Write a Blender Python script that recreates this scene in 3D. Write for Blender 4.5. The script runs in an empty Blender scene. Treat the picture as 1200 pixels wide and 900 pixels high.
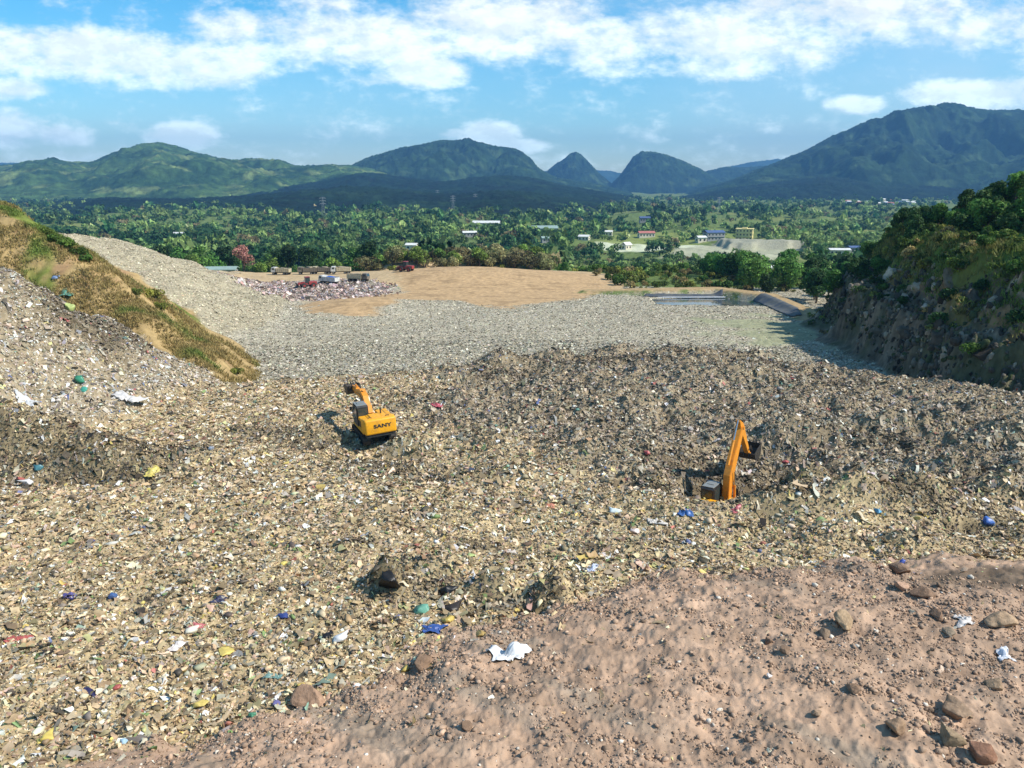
SKY_SAT, SKY_VAL, HAZE, EXPO, DENOISE = 1.55, 1.22, .00010, .55, True
import bpy, bmesh, math, random
import numpy as np
from mathutils import Vector, Matrix

random.seed(7)
rng = np.random.default_rng(7)
scene = bpy.context.scene
COL = scene.collection
R = math.radians

# ------------------------------------------------------------------ camera
PITCH = 14.6
cp, sp = math.cos(R(PITCH)), math.sin(R(PITCH))
cam_d = bpy.data.cameras.new('camera')
cam = bpy.data.objects.new('camera', cam_d)
COL.objects.link(cam)
cam.rotation_euler = (R(90 - PITCH), 0, 0)
cam_d.sensor_width = 36
cam_d.lens = 27
cam_d.clip_start = 0.5
cam_d.clip_end = 40000
scene.camera = cam


def ray(px, row):
    """direction of a pixel of the 1200x900 photograph"""
    u, v = (px - 600) / 900, (450 - row) / 900
    return np.array([u, cp + v * sp, -sp + v * cp])


# ------------------------------------------------------------------ noise
_ga = np.random.default_rng(99).random((256, 256)) * 2 * math.pi
_GX, _GY = (1.5 * np.cos(_ga)).astype(np.float32).ravel(), (1.5 * np.sin(_ga)).astype(np.float32).ravel()


def noise(x, y, seed=0):
    """gradient noise, about -1 .. 1"""
    x = np.asarray(x, dtype=np.float64); y = np.asarray(y, dtype=np.float64)
    x0, y0 = np.floor(x), np.floor(y)
    fx, fy = (x - x0).astype(np.float32), (y - y0).astype(np.float32)
    ix, iy = x0.astype(np.int64) + seed * 37, y0.astype(np.int64) + seed * 91
    ux, uy = fx * fx * (3 - 2 * fx), fy * fy * (3 - 2 * fy)
    xa, xb = (ix & 255) << 8, ((ix + 1) & 255) << 8
    ya, yb = iy & 255, (iy + 1) & 255
    a, b, c, d = xa | ya, xb | ya, xa | yb, xb | yb
    p = _GX[a] * fx + _GY[a] * fy
    p = p + (_GX[b] * (fx - 1) + _GY[b] * fy - p) * ux
    q = _GX[c] * fx + _GY[c] * (fy - 1)
    q = q + (_GX[d] * (fx - 1) + _GY[d] * (fy - 1) - q) * ux
    return p + (q - p) * uy


def fbm(x, y, octv=4, seed=0, gain=.5):
    s = 0; a = 1.0; f = 1.0; t = 0
    for i in range(octv):
        s = s + a * noise(x * f + 17.3 * i, y * f - 9.1 * i, seed + i * 31)
        t += a; a *= gain; f *= 2.03
    return s / t


def ridged(x, y, octv=4, seed=0):
    s = 0; a = 1.0; f = 1.0; t = 0
    for i in range(octv):
        s = s + a * (1 - 2 * np.abs(noise(x * f + 5.7 * i, y * f + 3.3 * i, seed + i * 13)))
        t += a; a *= .5; f *= 2.1
    return s / t


def sst(a, b, x):
    t = np.clip((x - a) / (b - a), 0, 1)
    return t * t * (3 - 2 * t)


def silt_w(x, y, n):
    return sst(0, 1, (1 - ((x - 46) / 14) ** 2 - ((y - 137) / 22) ** 2 + .8 * n) * 1.6)


def lerp(a, b, t):
    return a * (1 - t) + b * t


def poly_sd(x, y, poly):
    """signed distance, positive inside"""
    d = np.full(x.shape, 1e9); ins = np.zeros(x.shape, bool)
    n = len(poly)
    for i in range(n):
        ax, ay = poly[i]; bx, by = poly[(i + 1) % n]
        ex, ey = bx - ax, by - ay
        t = np.clip(((x - ax) * ex + (y - ay) * ey) / (ex * ex + ey * ey), 0, 1)
        d = np.minimum(d, np.hypot(x - ax - t * ex, y - ay - t * ey))
        c = (ay > y) != (by > y)
        with np.errstate(divide='ignore', invalid='ignore'):
            xi = ax + (y - ay) / (by - ay if by != ay else 1e-9) * ex
        ins ^= c & (x < xi)
    return np.where(ins, d, -d)


def line_d(x, y, pts):
    """distance to a polyline, its interpolated height, and the side vector"""
    d = np.full(x.shape, 1e9); z = np.zeros(x.shape); sx = np.zeros(x.shape)
    for i in range(len(pts) - 1):
        ax, ay, az = pts[i]; bx, by, bz = pts[i + 1]
        ex, ey = bx - ax, by - ay
        t = np.clip(((x - ax) * ex + (y - ay) * ey) / (ex * ex + ey * ey), 0, 1)
        dd = np.hypot(x - ax - t * ex, y - ay - t * ey)
        m = dd < d
        d = np.where(m, dd, d); z = np.where(m, az + t * (bz - az), z)
        sx = np.where(m, x - ax - t * ex, sx)
    return d, z, sx


def pix_poly(pts, z):
    o = []
    for px, row in pts:
        d = ray(px, row); t = z / d[2]
        o.append((d[0] * t, d[1] * t))
    return o


def smax(a, b, k):
    h = np.clip(.5 + .5 * (a - b) / k, 0, 1)
    return b * (1 - h) + a * h + k * h * (1 - h)


# ------------------------------------------------------------------ terrain
HILL = [(72, 62), (60, 70), (50, 80), (49, 95), (51, 110), (54, 126), (58, 143), (70, 160), (92, 182), (140, 215), (200, 190), (220, 120), (160, 60), (100, 45)]
SPUR = [(-31.5, 80, -21.8), (-38, 86, -18.6), (-46, 94, -14.6), (-58, 102, -8.2), (-68, 106, -3.6), (-90, 112, 2.5), (-130, 120, 9)]
MOUND = [(-80, 66, -7.6), (-62, 70.5, -8.0), (-51, 72.5, -8.5)]
FARM = [(-112, 128, -3), (-101, 150, -7), (-95, 173, -11.5), (-95, 200, -17.5), (-97, 225, -24), (-88, 250, -28.5)]
DIRT = [(-30, 14), (-18, 22), (-13.8, 23.6), (-8.6, 25.9), (-4.5, 29.7), (-1, 31.5), (3.8, 35), (9, 37), (18.4, 38.2), (27.6, 38.2), (40, 38), (60, 30), (40, 5), (-20, 5)]
SOIL = pix_poly([(352, 366), (375, 378), (405, 383), (440, 378), (480, 364), (520, 356), (560, 362), (600, 366), (640, 358), (690, 350), (720, 340),
                 (700, 322), (600, 312), (500, 312), (455, 318), (470, 335), (470, 345), (420, 350), (380, 352)], -27)
PLAT = pix_poly([(180, 322), (260, 331), (330, 333), (400, 331), (440, 335), (470, 345), (720, 345), (735, 338), (740, 322), (500, 310), (180, 312)], -27.3)
POND = [(33, 174), (34, 187), (52, 189), (57, 181), (55.5, 171), (47, 172)]
BERM = [(20, 196, -26.3), (34, 193.5, -25.6), (52, 195, -25.5), (61, 182, -25.3), (61, 160, -25.3), (58, 148, -25.4)]
FIELD = pix_poly([(685, 291), (700, 285), (760, 284), (830, 285), (815, 292), (760, 294)], -55)
QUARRY = pix_poly([(770, 297), (810, 284), (870, 279), (935, 279), (940, 292), (905, 306), (860, 306), (820, 302)], -52)
BENCH = [(190, 672), (258, 672), (275, 760), (200, 765)]
SITE = pix_poly([(815, 262), (835, 252), (880, 256), (905, 262), (880, 275), (835, 270)], -54)
LAWN = pix_poly([(700, 285), (720, 268), (830, 268), (870, 275), (800, 285)], -54)


KNOLLS = []
for _p, _r, _a, _rx, _ry in [
    (590, 434, 1.7, 4.0, 1.6), (650, 424, 1.5, 4.5, 1.4), (725, 414, 1.8, 4.5, 1.8), (800, 424, 1.1, 5, 2), (895, 412, 1.7, 5, 1.6), (960, 428, 1.3, 4, 1.6), (520, 452, .9, 5, 1.3),
    (660, 470, .8, 4, 1.8), (760, 480, .9, 5, 1.5), (850, 450, .8, 5, 2), (980, 480, 1.2, 6, 1.6), (1060, 505, 1.3, 4.5, 1.5), (1150, 480, 1.3, 5, 2), (1190, 520, 1.4, 3, 1.5), (930, 520, 1.1, 3.5, 1.5),
    (450, 530, -1.1, 2.6, 1.2), (520, 548, -.8, 2.6, 1.0), (490, 520, .7, 2.5, 1.0), (575, 520, .7, 3, 1.4), (700, 540, .7, 3, 1.3), (620, 560, .5, 3, 1.2),
    (60, 535, 1.5, 5.5, 2.2), (130, 545, .9, 3.5, 1.6), (0, 530, 1.5, 4, 2), (90, 562, -.7, 6, 1.0), (310, 500, .8, 3.5, 1.3), (370, 512, .9, 2.5, 1.2), (250, 540, .6, 3.5, 1.4),
    (455, 690, .95, .9, .6), (520, 672, .5, 1.6, .7), (580, 690, .7, 1.2, .6), (650, 700, .8, 1.0, .7), (475, 712, -.35, 1.2, .5), (545, 712, -.4, 1.2, .5), (618, 716, -.5, .8, .45),
    (940, 585, 1.2, 2.2, 1.0), (1000, 600, .8, 2.0, .9), (1080, 590, .9, 2.4, 1.0), (1150, 618, -.9, 1.8, .9), (1170, 580, 1.0, 2.2, 1.2), (900, 612, -.6, 1.6, .6), (980, 630, .6, 1.8, .8), (1060, 640, .6, 1.6, .7),
    (960, 560, -.9, 2.4, 1.2), (1040, 565, -.7, 2.4, .9), (1120, 560, .8, 2.4, 1.0), (740, 590, .4, 2.2, .8), (560, 610, .35, 3, 1.0)]:
    _d = ray(_p, _r); _t = -20 / _d[2]
    KNOLLS.append((_d[0] * _t, _d[1] * _t, _a * (1.7 if _r > 500 else .85), _rx, _ry))


DARKS = []  # dark waste patches, also painting in the shade of knolls and scarps
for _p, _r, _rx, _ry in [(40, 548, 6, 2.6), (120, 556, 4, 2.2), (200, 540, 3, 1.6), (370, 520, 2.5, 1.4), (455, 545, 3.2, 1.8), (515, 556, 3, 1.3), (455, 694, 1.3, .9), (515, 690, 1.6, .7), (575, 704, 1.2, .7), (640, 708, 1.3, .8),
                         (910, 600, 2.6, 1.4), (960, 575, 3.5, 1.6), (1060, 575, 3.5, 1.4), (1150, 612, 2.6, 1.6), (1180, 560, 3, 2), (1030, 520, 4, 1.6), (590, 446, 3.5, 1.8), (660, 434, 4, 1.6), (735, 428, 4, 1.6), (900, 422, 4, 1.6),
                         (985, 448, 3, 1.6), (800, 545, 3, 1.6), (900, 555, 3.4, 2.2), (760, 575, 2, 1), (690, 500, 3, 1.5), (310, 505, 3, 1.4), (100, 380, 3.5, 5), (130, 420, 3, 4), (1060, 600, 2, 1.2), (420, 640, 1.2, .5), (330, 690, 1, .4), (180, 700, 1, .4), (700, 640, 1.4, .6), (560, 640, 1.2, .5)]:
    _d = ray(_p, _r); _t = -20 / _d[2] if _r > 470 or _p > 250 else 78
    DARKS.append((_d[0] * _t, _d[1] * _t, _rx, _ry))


def dark_w(x, y):
    """weight of dark waste, with knoll and scarp shade put into its colour"""
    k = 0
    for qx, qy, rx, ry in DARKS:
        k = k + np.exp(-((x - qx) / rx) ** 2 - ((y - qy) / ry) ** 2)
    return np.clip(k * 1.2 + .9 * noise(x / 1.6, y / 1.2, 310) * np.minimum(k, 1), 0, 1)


def height(x, y, info=False, fine=True):
    x = np.asarray(x, dtype=np.float64); y = np.asarray(y, dtype=np.float64)
    n9 = noise(x / 9, y / 9, 3)
    yc = np.interp(x, [-60, -30, -15, 0, 10, 30, 38, 47, 70], [73, 75, 79, 84, 88, 88, 84, 80, 74]) + 2.2 * n9
    terr = -20.1 + .25 * sst(52, 86, y) - 1.7 * sst(22, 44, x) * sst(54, 76, y) + .5 * noise(x / 14, y / 14, 5)
    basin = np.interp(y, [0, 100, 115, 195, 250, 258, 300, 420, 600, 9000], [-24, -24.2, -24.8, -27, -27.8, -29, -35, -50, -55, -57])
    drop = np.interp(x, [-60, -25, 0, 70], [22, 18, 13, 13])
    k = sst(0, 1, (y - yc + 1) / drop)
    z = terr * (1 - k) + basin * k
    far = sst(270, 420, y)
    z = z + far * (np.interp(y, [420, 700, 1200], [4, 8, 15]) * fbm(x / 240, y / 330, 3, 11) + 3 * noise(x / 60, y / 60, 12))
    zone = {}
    # knolls, scarps and holes of the dug-over litter
    for qx, qy, am, rx, ry in KNOLLS:
        z = z + am * np.exp(-((x - qx) / rx) ** 2 - ((y - qy) / ry) ** 2)
    # bank with scrub behind the plateau
    z = z + 4.2 * sst(256, 268, y + 3 * n9) * sst(330, 285, y) * sst(-52, -40, x) * sst(24, 2, x)
    # soil heaps on the plateau
    sd_soil = poly_sd(x + 2.5 * noise(x / 6, y / 6, 21) + 1.2 * noise(x / 2, y / 2, 22), y + 3 * noise(x / 8, y / 8, 23) + 2.5 * noise(x / 2.2, y / 2.2, 26), SOIL)
    z = z + 3.8 * np.exp(-(((x + 14) / 32) ** 2 + ((y - 226) / 24) ** 2)) + 2.2 * np.exp(-(((x + 30) / 14) ** 2 + ((y - 166) / 13) ** 2))
    sd_plat = poly_sd(x + 3 * noise(x / 7, y / 7, 24), y + 4 * noise(x / 9, y / 9, 25), PLAT)
    # pond and berm
    sd_pond = poly_sd(x, y, POND)
    bd, bz, bs = line_d(x, y, BERM)
    near = x > 10
    z = np.where(near, smax(z, bz - .62 * np.maximum(bd - 1.9, 0), .5), z)
    z = z - 1.6 * sst(-1.5, 2.5, sd_pond)
    # left trash mound
    md, mz, ms = line_d(x, y, MOUND)
    ang = np.clip(ms / (md + 1e-3), 0, 1)
    mound = mz - (.53 + .2 * ang) * np.maximum(md - 2.5, 0) + 1.0 * noise(x / 6, y / 6, 41) + .6 * noise(x / 2.3, y / 2.3, 42)
    w_m = sst(-1.0, 1.5, mound - z)
    z = smax(z, mound, 1.5)
    # grassy spur
    sd_, sz, ss = line_d(x, y, SPUR)
    nsp = 1.2 * fbm(x / 7, y / 7, 3, 51)
    spur = sz - .72 * np.maximum(sd_ - 1.5, 0) + nsp
    gul = np.exp(-((x + 38 + .3 * (y - 86)) / 2.5) ** 2)
    spur = spur - .9 * gul
    w_s = sst(-.3, .6, spur - z)
    z = smax(z, spur, .6)
    # far trash slope on the left
    fd, fz, fs = line_d(x, y, FARM)
    farm = fz - .33 * np.maximum(fd - 3, 0) + 1.3 * noise(x / 11, y / 11, 61) + .6 * noise(x / 4, y / 4, 62)
    w_f = sst(-.5, 1.0, farm - z)
    z = smax(z, farm, 2.0)
    # rocky hill on the right
    hx = x + 2.6 * fbm(x / 9, y / 9, 3, 71) + .8 * noise(x / 2.2, y / 2.2, 72)
    hy = y + 2.6 * fbm(x / 9 + 40, y / 9, 3, 73)
    hd = poly_sd(hx, hy, HILL)
    led = 1.5 * noise(x / 16, y / 16, 74)
    top = np.interp(y, [60, 80, 115, 132, 150, 200], [29, 29, 26.5, 17, 11, 6])
    prof = np.interp(hd + led, [-50, 0, 3.2, 6.0, 10.5, 15, 25, 40, 60, 120], [-20, 0, 6.3, 7.2, 14.2, 16.5, 22.8, 28, 30, 32])
    prof = np.where(prof > top, top + (prof - top) * .15, prof)
    crag = sst(-1, 2, hd) * (1 - sst(11, 16, hd))
    hill = -24 + prof + crag * (1.7 * ridged(x / 4.2 + y / 30, y / 4.2, 4, 75) + .7 * ridged(x / 1.5, y / 1.5, 3, 76) + .9 * noise(x / 3, y / 9, 78)) + sst(12, 18, hd) * 1.0 * fbm(x / 6, y / 6, 3, 77)
    w_h = sst(-.4, .5, hill - z) * (hd > -3)
    z = np.where(hd > -4, smax(z, np.where(hd > -4, hill, -99), .5), z)
    # secondary trash ridge along the cliff foot
    z = z + .8 * np.exp(-((x - 40) / 5) ** 2 - ((y - 80) / 6) ** 2) * (1 - w_h)
    # working pit of the right excavator and the lip before it
    z = z - 3.3 * np.exp(-(((x - 14.9) / 3.6) ** 2 + ((y - 49.8) / 3.4) ** 2) ** 1.6)
    z = z - 1.8 * np.exp(-(((x - 18.6) / 2.8) ** 2 + ((y - 53.2) / 2.8) ** 2))
    z = z + 1.75 * np.exp(-((x - 15.5) / 5.5) ** 2 - ((y - 44.4) / 1.7) ** 2) - .85 * np.exp(-((x - 13.2) / 1.7) ** 2 - ((y - 44.8) / 1.6) ** 2)
    z = z + 1.1 * np.exp(-((x - 24) / 4.5) ** 2 - ((y - 45) / 2.4) ** 2)
    # dirt heap in the foreground
    sdd = poly_sd(x + 1.4 * noise(x / 3, y / 3, 81) + .7 * noise(x / .9, y / .9, 82), y + 1.0 * noise(x / 3.3, y / 3.3, 83) + .4 * noise(x / .8, y / .8, 84), DIRT)
    z = z + np.where(sdd > 0, 2.2 * (1 - np.exp(-np.maximum(sdd, 0) * .22)), 0)
    w_d = sst(-.35, .25, sdd)
    # quarry bench in the valley
    z = z + 6 * sst(-3, 3, poly_sd(x + 5 * noise(x / 12, y / 12, 246), y + 9 * noise(x / 15, y / 15, 247), BENCH))
    # blends
    trash = (1 - w_d) * (1 - w_s) * (1 - w_h) * (1 - sst(0, 8, y - np.interp(x, [15, 34], [252, 200])))
    w_soil = sst(-2.0, 2.0, sd_soil) * (1 - w_f)
    w_plat = sst(-.6, .6, sd_plat) * (1 - w_f * .6)
    w_berm = np.where(near, sst(3.4, 2.0, bd), 0) * (1 - w_h)
    bare = np.clip(w_soil + w_plat + w_berm, 0, 1)
    trash = trash * (1 - bare)
    basin_w = k * (1 - w_m)
    dark = sst(0, 9, y + 4 * n9 - (56 - 11 * sst(-4, 11, x) - 3 * sst(14, 26, x))) * (1 - sst(.2, .9, k)) * sst(-14, -4, x + 5 * noise(x / 8, y / 8, 91)) * (1 - w_m)
    if fine:
        amp = trash * (lerp(lerp(.24, .62, dark), .16, basin_w) + .3 * w_m)
        lump = fbm(x / 3.2, y / 3.2, 2, 101) * 1.1 + .75 * dark * (ridged(x / 9, y / 5.5, 2, 106) - .3) + .8 * ridged(x / 2.1, y / 2.1, 2, 102) * dark
        z = z + amp * lump + trash * (.17 + .16 * dark) * (fbm(x / .7, y / .7, 3, 103) + .5 * ridged(x / 1.3, y / 1.3, 2, 104)) * np.where(y < 130, 1, .6)
        z = z + w_d * (.42 * fbm(x / 2.8, y / 2.8, 3, 111) + .10 * np.maximum(0, fbm(x / 1.1, y / 1.1, 3, 114)) + .12 * ridged(x / .9, y / .9, 2, 112) + .07 * fbm(x / .25, y / .25, 2, 113))
        z = z + (w_soil + w_plat * .5) * .10 * fbm(x / 4, y / 4, 3, 121)
        z = z + far * 1.2 * fbm(x / 9, y / 9, 2, 122)
    if not info:
        return z
    return z, dict(trash=trash, dark=dark, basin=basin_w, mound=w_m, spur=w_s, farm=w_f, hill=w_h, hd=hd, dirt=w_d, sdd=sdd, soil=w_soil,
                   plat=w_plat, berm=w_berm, pond=sd_pond, bd=np.where(near, bd, 99), far=far, crag=crag)


def place(px, row, far=3000):
    """first point of the terrain seen through a pixel"""
    d = ray(px, row)
    t = np.geomspace(12, far, 2600)
    g = d[2] * t - height(d[0] * t, d[1] * t)
    i = int(np.argmax(g < 0))
    if i == 0:
        i = len(t) - 1
    a, b = t[i - 1], t[i]
    tt = np.linspace(a, b, 30)
    g = d[2] * tt - height(d[0] * tt, d[1] * tt)
    j = int(np.argmax(g < 0)) if (g < 0).any() else 29
    p = d * tt[j]
    return Vector((p[0], p[1], p[2]))


def normals_at(x, y, e=.35):
    hx = height(x + e, y) - height(x - e, y)
    hy = height(x, y + e) - height(x, y - e)
    n = np.stack([-hx / (2 * e), -hy / (2 * e), np.ones_like(hx)], -1)
    return n / np.linalg.norm(n, axis=-1, keepdims=True)


# ------------------------------------------------------------------ mesh helpers
def lin(c):
    c = np.asarray(c, dtype=np.float64) / 255.0
    return np.where(c <= .04045, c / 12.92, ((c + .055) / 1.055) ** 2.4)


def np_mesh(name, V, F, col=None, smooth=False):
    """V (n,3); F list of (m,k) int arrays; col (n,3) point colours"""
    me = bpy.data.meshes.new(name)
    F = F if isinstance(F, list) else [F]
    nl = sum(f.size for f in F); nf = sum(len(f) for f in F)
    me.vertices.add(len(V)); me.loops.add(nl); me.polygons.add(nf)
    me.vertices.foreach_set('co', np.ascontiguousarray(V, dtype=np.float32).ravel())
    me.loops.foreach_set('vertex_index', np.concatenate([f.ravel() for f in F]).astype(np.int32))
    tot = np.concatenate([np.full(len(f), f.shape[1], np.int32) for f in F])
    st = np.concatenate([[0], np.cumsum(tot)[:-1]]).astype(np.int32)
    me.polygons.foreach_set('loop_start', st)
    me.polygons.foreach_set('loop_total', tot)
    if smooth:
        me.polygons.foreach_set('use_smooth', np.ones(nf, bool))
    me.update(calc_edges=True)
    if col is not None:
        at = me.attributes.new('tint', 'FLOAT_COLOR', 'POINT')
        c4 = np.ones((len(V), 4), np.float32); c4[:, :3] = col
        at.data.foreach_set('color', c4.ravel())
    return me


def link(name, me, mat=None, parent=None, **props):
    o = bpy.data.objects.new(name, me)
    COL.objects.link(o)
    if mat is not None and me is not None:
        if not me.materials:
            me.materials.append(mat)
    if parent is not None:
        o.parent = parent
    for k, v in props.items():
        o[k] = v
    return o


def empty(name, loc, rz=0, **props):
    o = bpy.data.objects.new(name, None)
    COL.objects.link(o)
    o.location = loc; o.rotation_euler = (0, 0, rz)
    o.empty_display_size = .5
    for k, v in props.items():
        o[k] = v
    return o


# ------------------------------------------------------------------ materials
def new_mat(name, rough=.8, spec=.3):
    m = bpy.data.materials.new(name); m.use_nodes = True
    nt = m.node_tree; b = nt.nodes['Principled BSDF']
    b.inputs['Roughness'].default_value = rough
    b.inputs['Specular IOR Level'].default_value = spec
    return m, nt, b


def N(nt, t, **kw):
    n = nt.nodes.new(t)
    for k, v in kw.items():
        if k == 'inp':
            for a, b in v.items():
                n.inputs[a].default_value = b
        else:
            setattr(n, k, v)
    return n


def paint(name, rgb, rough=.5, metal=0.0, dirt=.35, scale=2.0, dirtcol=(.16, .13, .09), spec=.5, bump=0):
    """object paint with dust and wear mixed in by noise"""
    m, nt, b = new_mat(name, rough, spec)
    b.inputs['Metallic'].default_value = metal
    tc = N(nt, 'ShaderNodeTexCoord')
    no = N(nt, 'ShaderNodeTexNoise', inp={'Scale': scale, 'Detail': 8.0, 'Roughness': .65})
    nt.links.new(tc.outputs['Object'], no.inputs['Vector'])
    rp = N(nt, 'ShaderNodeMapRange', inp={1: .42, 2: .75, 3: 0.0, 4: dirt})
    nt.links.new(no.outputs['Fac'], rp.inputs[0])
    mx = N(nt, 'ShaderNodeMix', data_type='RGBA')
    mx.inputs[6].default_value = (*rgb, 1); mx.inputs[7].default_value = (*dirtcol, 1)
    nt.links.new(rp.outputs[0], mx.inputs[0])
    nt.links.new(mx.outputs[2], b.inputs['Base Color'])
    if bump:
        bp = N(nt, 'ShaderNodeBump', inp={'Strength': bump, 'Distance': .1})
        nt.links.new(no.outputs['Fac'], bp.inputs['Height'])
        nt.links.new(bp.outputs[0], b.inputs['Normal'])
    return m


def tint_mat(name, rough=.8, spec=.2, var=.35, scale=3.0, bump=0.0, bscale=6.0, transl=0.0, rnd=0.0, detail=6.0):
    """attribute colour x noise variation (+ per-object variation, + translucency for leaves)"""
    m, nt, b = new_mat(name, rough, spec)
    at = N(nt, 'ShaderNodeAttribute', attribute_name='tint')
    tc = N(nt, 'ShaderNodeTexCoord')
    no = N(nt, 'ShaderNodeTexNoise', inp={'Scale': scale, 'Detail': detail, 'Roughness': .6})
    nt.links.new(tc.outputs['Object'], no.inputs['Vector'])
    rp = N(nt, 'ShaderNodeMapRange', inp={1: .3, 2: .7, 3: 1 - var, 4: 1 + var})
    nt.links.new(no.outputs['Fac'], rp.inputs[0])
    mx = N(nt, 'ShaderNodeMix', data_type='RGBA', blend_type='MULTIPLY', inp={0: 1.0})
    nt.links.new(at.outputs['Color'], mx.inputs[6]); nt.links.new(rp.outputs[0], mx.inputs[7])
    out = mx.outputs[2]
    if rnd:
        oi = N(nt, 'ShaderNodeObjectInfo')
        h = N(nt, 'ShaderNodeHueSaturation')
        r1 = N(nt, 'ShaderNodeMapRange', inp={1: 0, 2: 1, 3: .5 - .010, 4: .5 + .025})
        nt.links.new(oi.outputs['Random'], r1.inputs[0]); nt.links.new(r1.outputs[0], h.inputs['Hue'])
        r2 = N(nt, 'ShaderNodeMath', operation='MULTIPLY_ADD', inp={1: -7.13, 2: 9.0})
        nt.links.new(oi.outputs['Random'], r2.inputs[0])
        r3 = N(nt, 'ShaderNodeMath', operation='FRACT'); nt.links.new(r2.outputs[0], r3.inputs[0])
        r4 = N(nt, 'ShaderNodeMapRange', inp={1: 0, 2: 1, 3: 1 - rnd, 4: 1 + rnd})
        nt.links.new(r3.outputs[0], r4.inputs[0]); nt.links.new(r4.outputs[0], h.inputs['Value'])
        nt.links.new(out, h.inputs['Color']); out = h.outputs['Color']
    nt.links.new(out, b.inputs['Base Color'])
    if bump:
        n2 = N(nt, 'ShaderNodeTexNoise', inp={'Scale': bscale, 'Detail': 5.0, 'Roughness': .65})
        nt.links.new(tc.outputs['Object'], n2.inputs['Vector'])
        bp = N(nt, 'ShaderNodeBump', inp={'Strength': 1.0, 'Distance': bump})
        nt.links.new(n2.outputs['Fac'], bp.inputs['Height'])
        nt.links.new(bp.outputs[0], b.inputs['Normal'])
    if transl:
        tr = N(nt, 'ShaderNodeBsdfTranslucent')
        nt.links.new(out, tr.inputs['Color'])
        ms = N(nt, 'ShaderNodeMixShader', inp={0: transl})
        nt.links.new(b.outputs[0], ms.inputs[1]); nt.links.new(tr.outputs[0], ms.inputs[2])
        nt.links.new(ms.outputs[0], nt.nodes['Material Output'].inputs['Surface'])
    return m


# ------------------------------------------------------------------ ground sheet
def grid_faces(nr, nc):
    i = np.arange(nr - 1)[:, None] * nc + np.arange(nc - 1)[None, :]
    return np.stack([i, i + 1, i + nc + 1, i + nc], -1).reshape(-1, 4)


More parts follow.
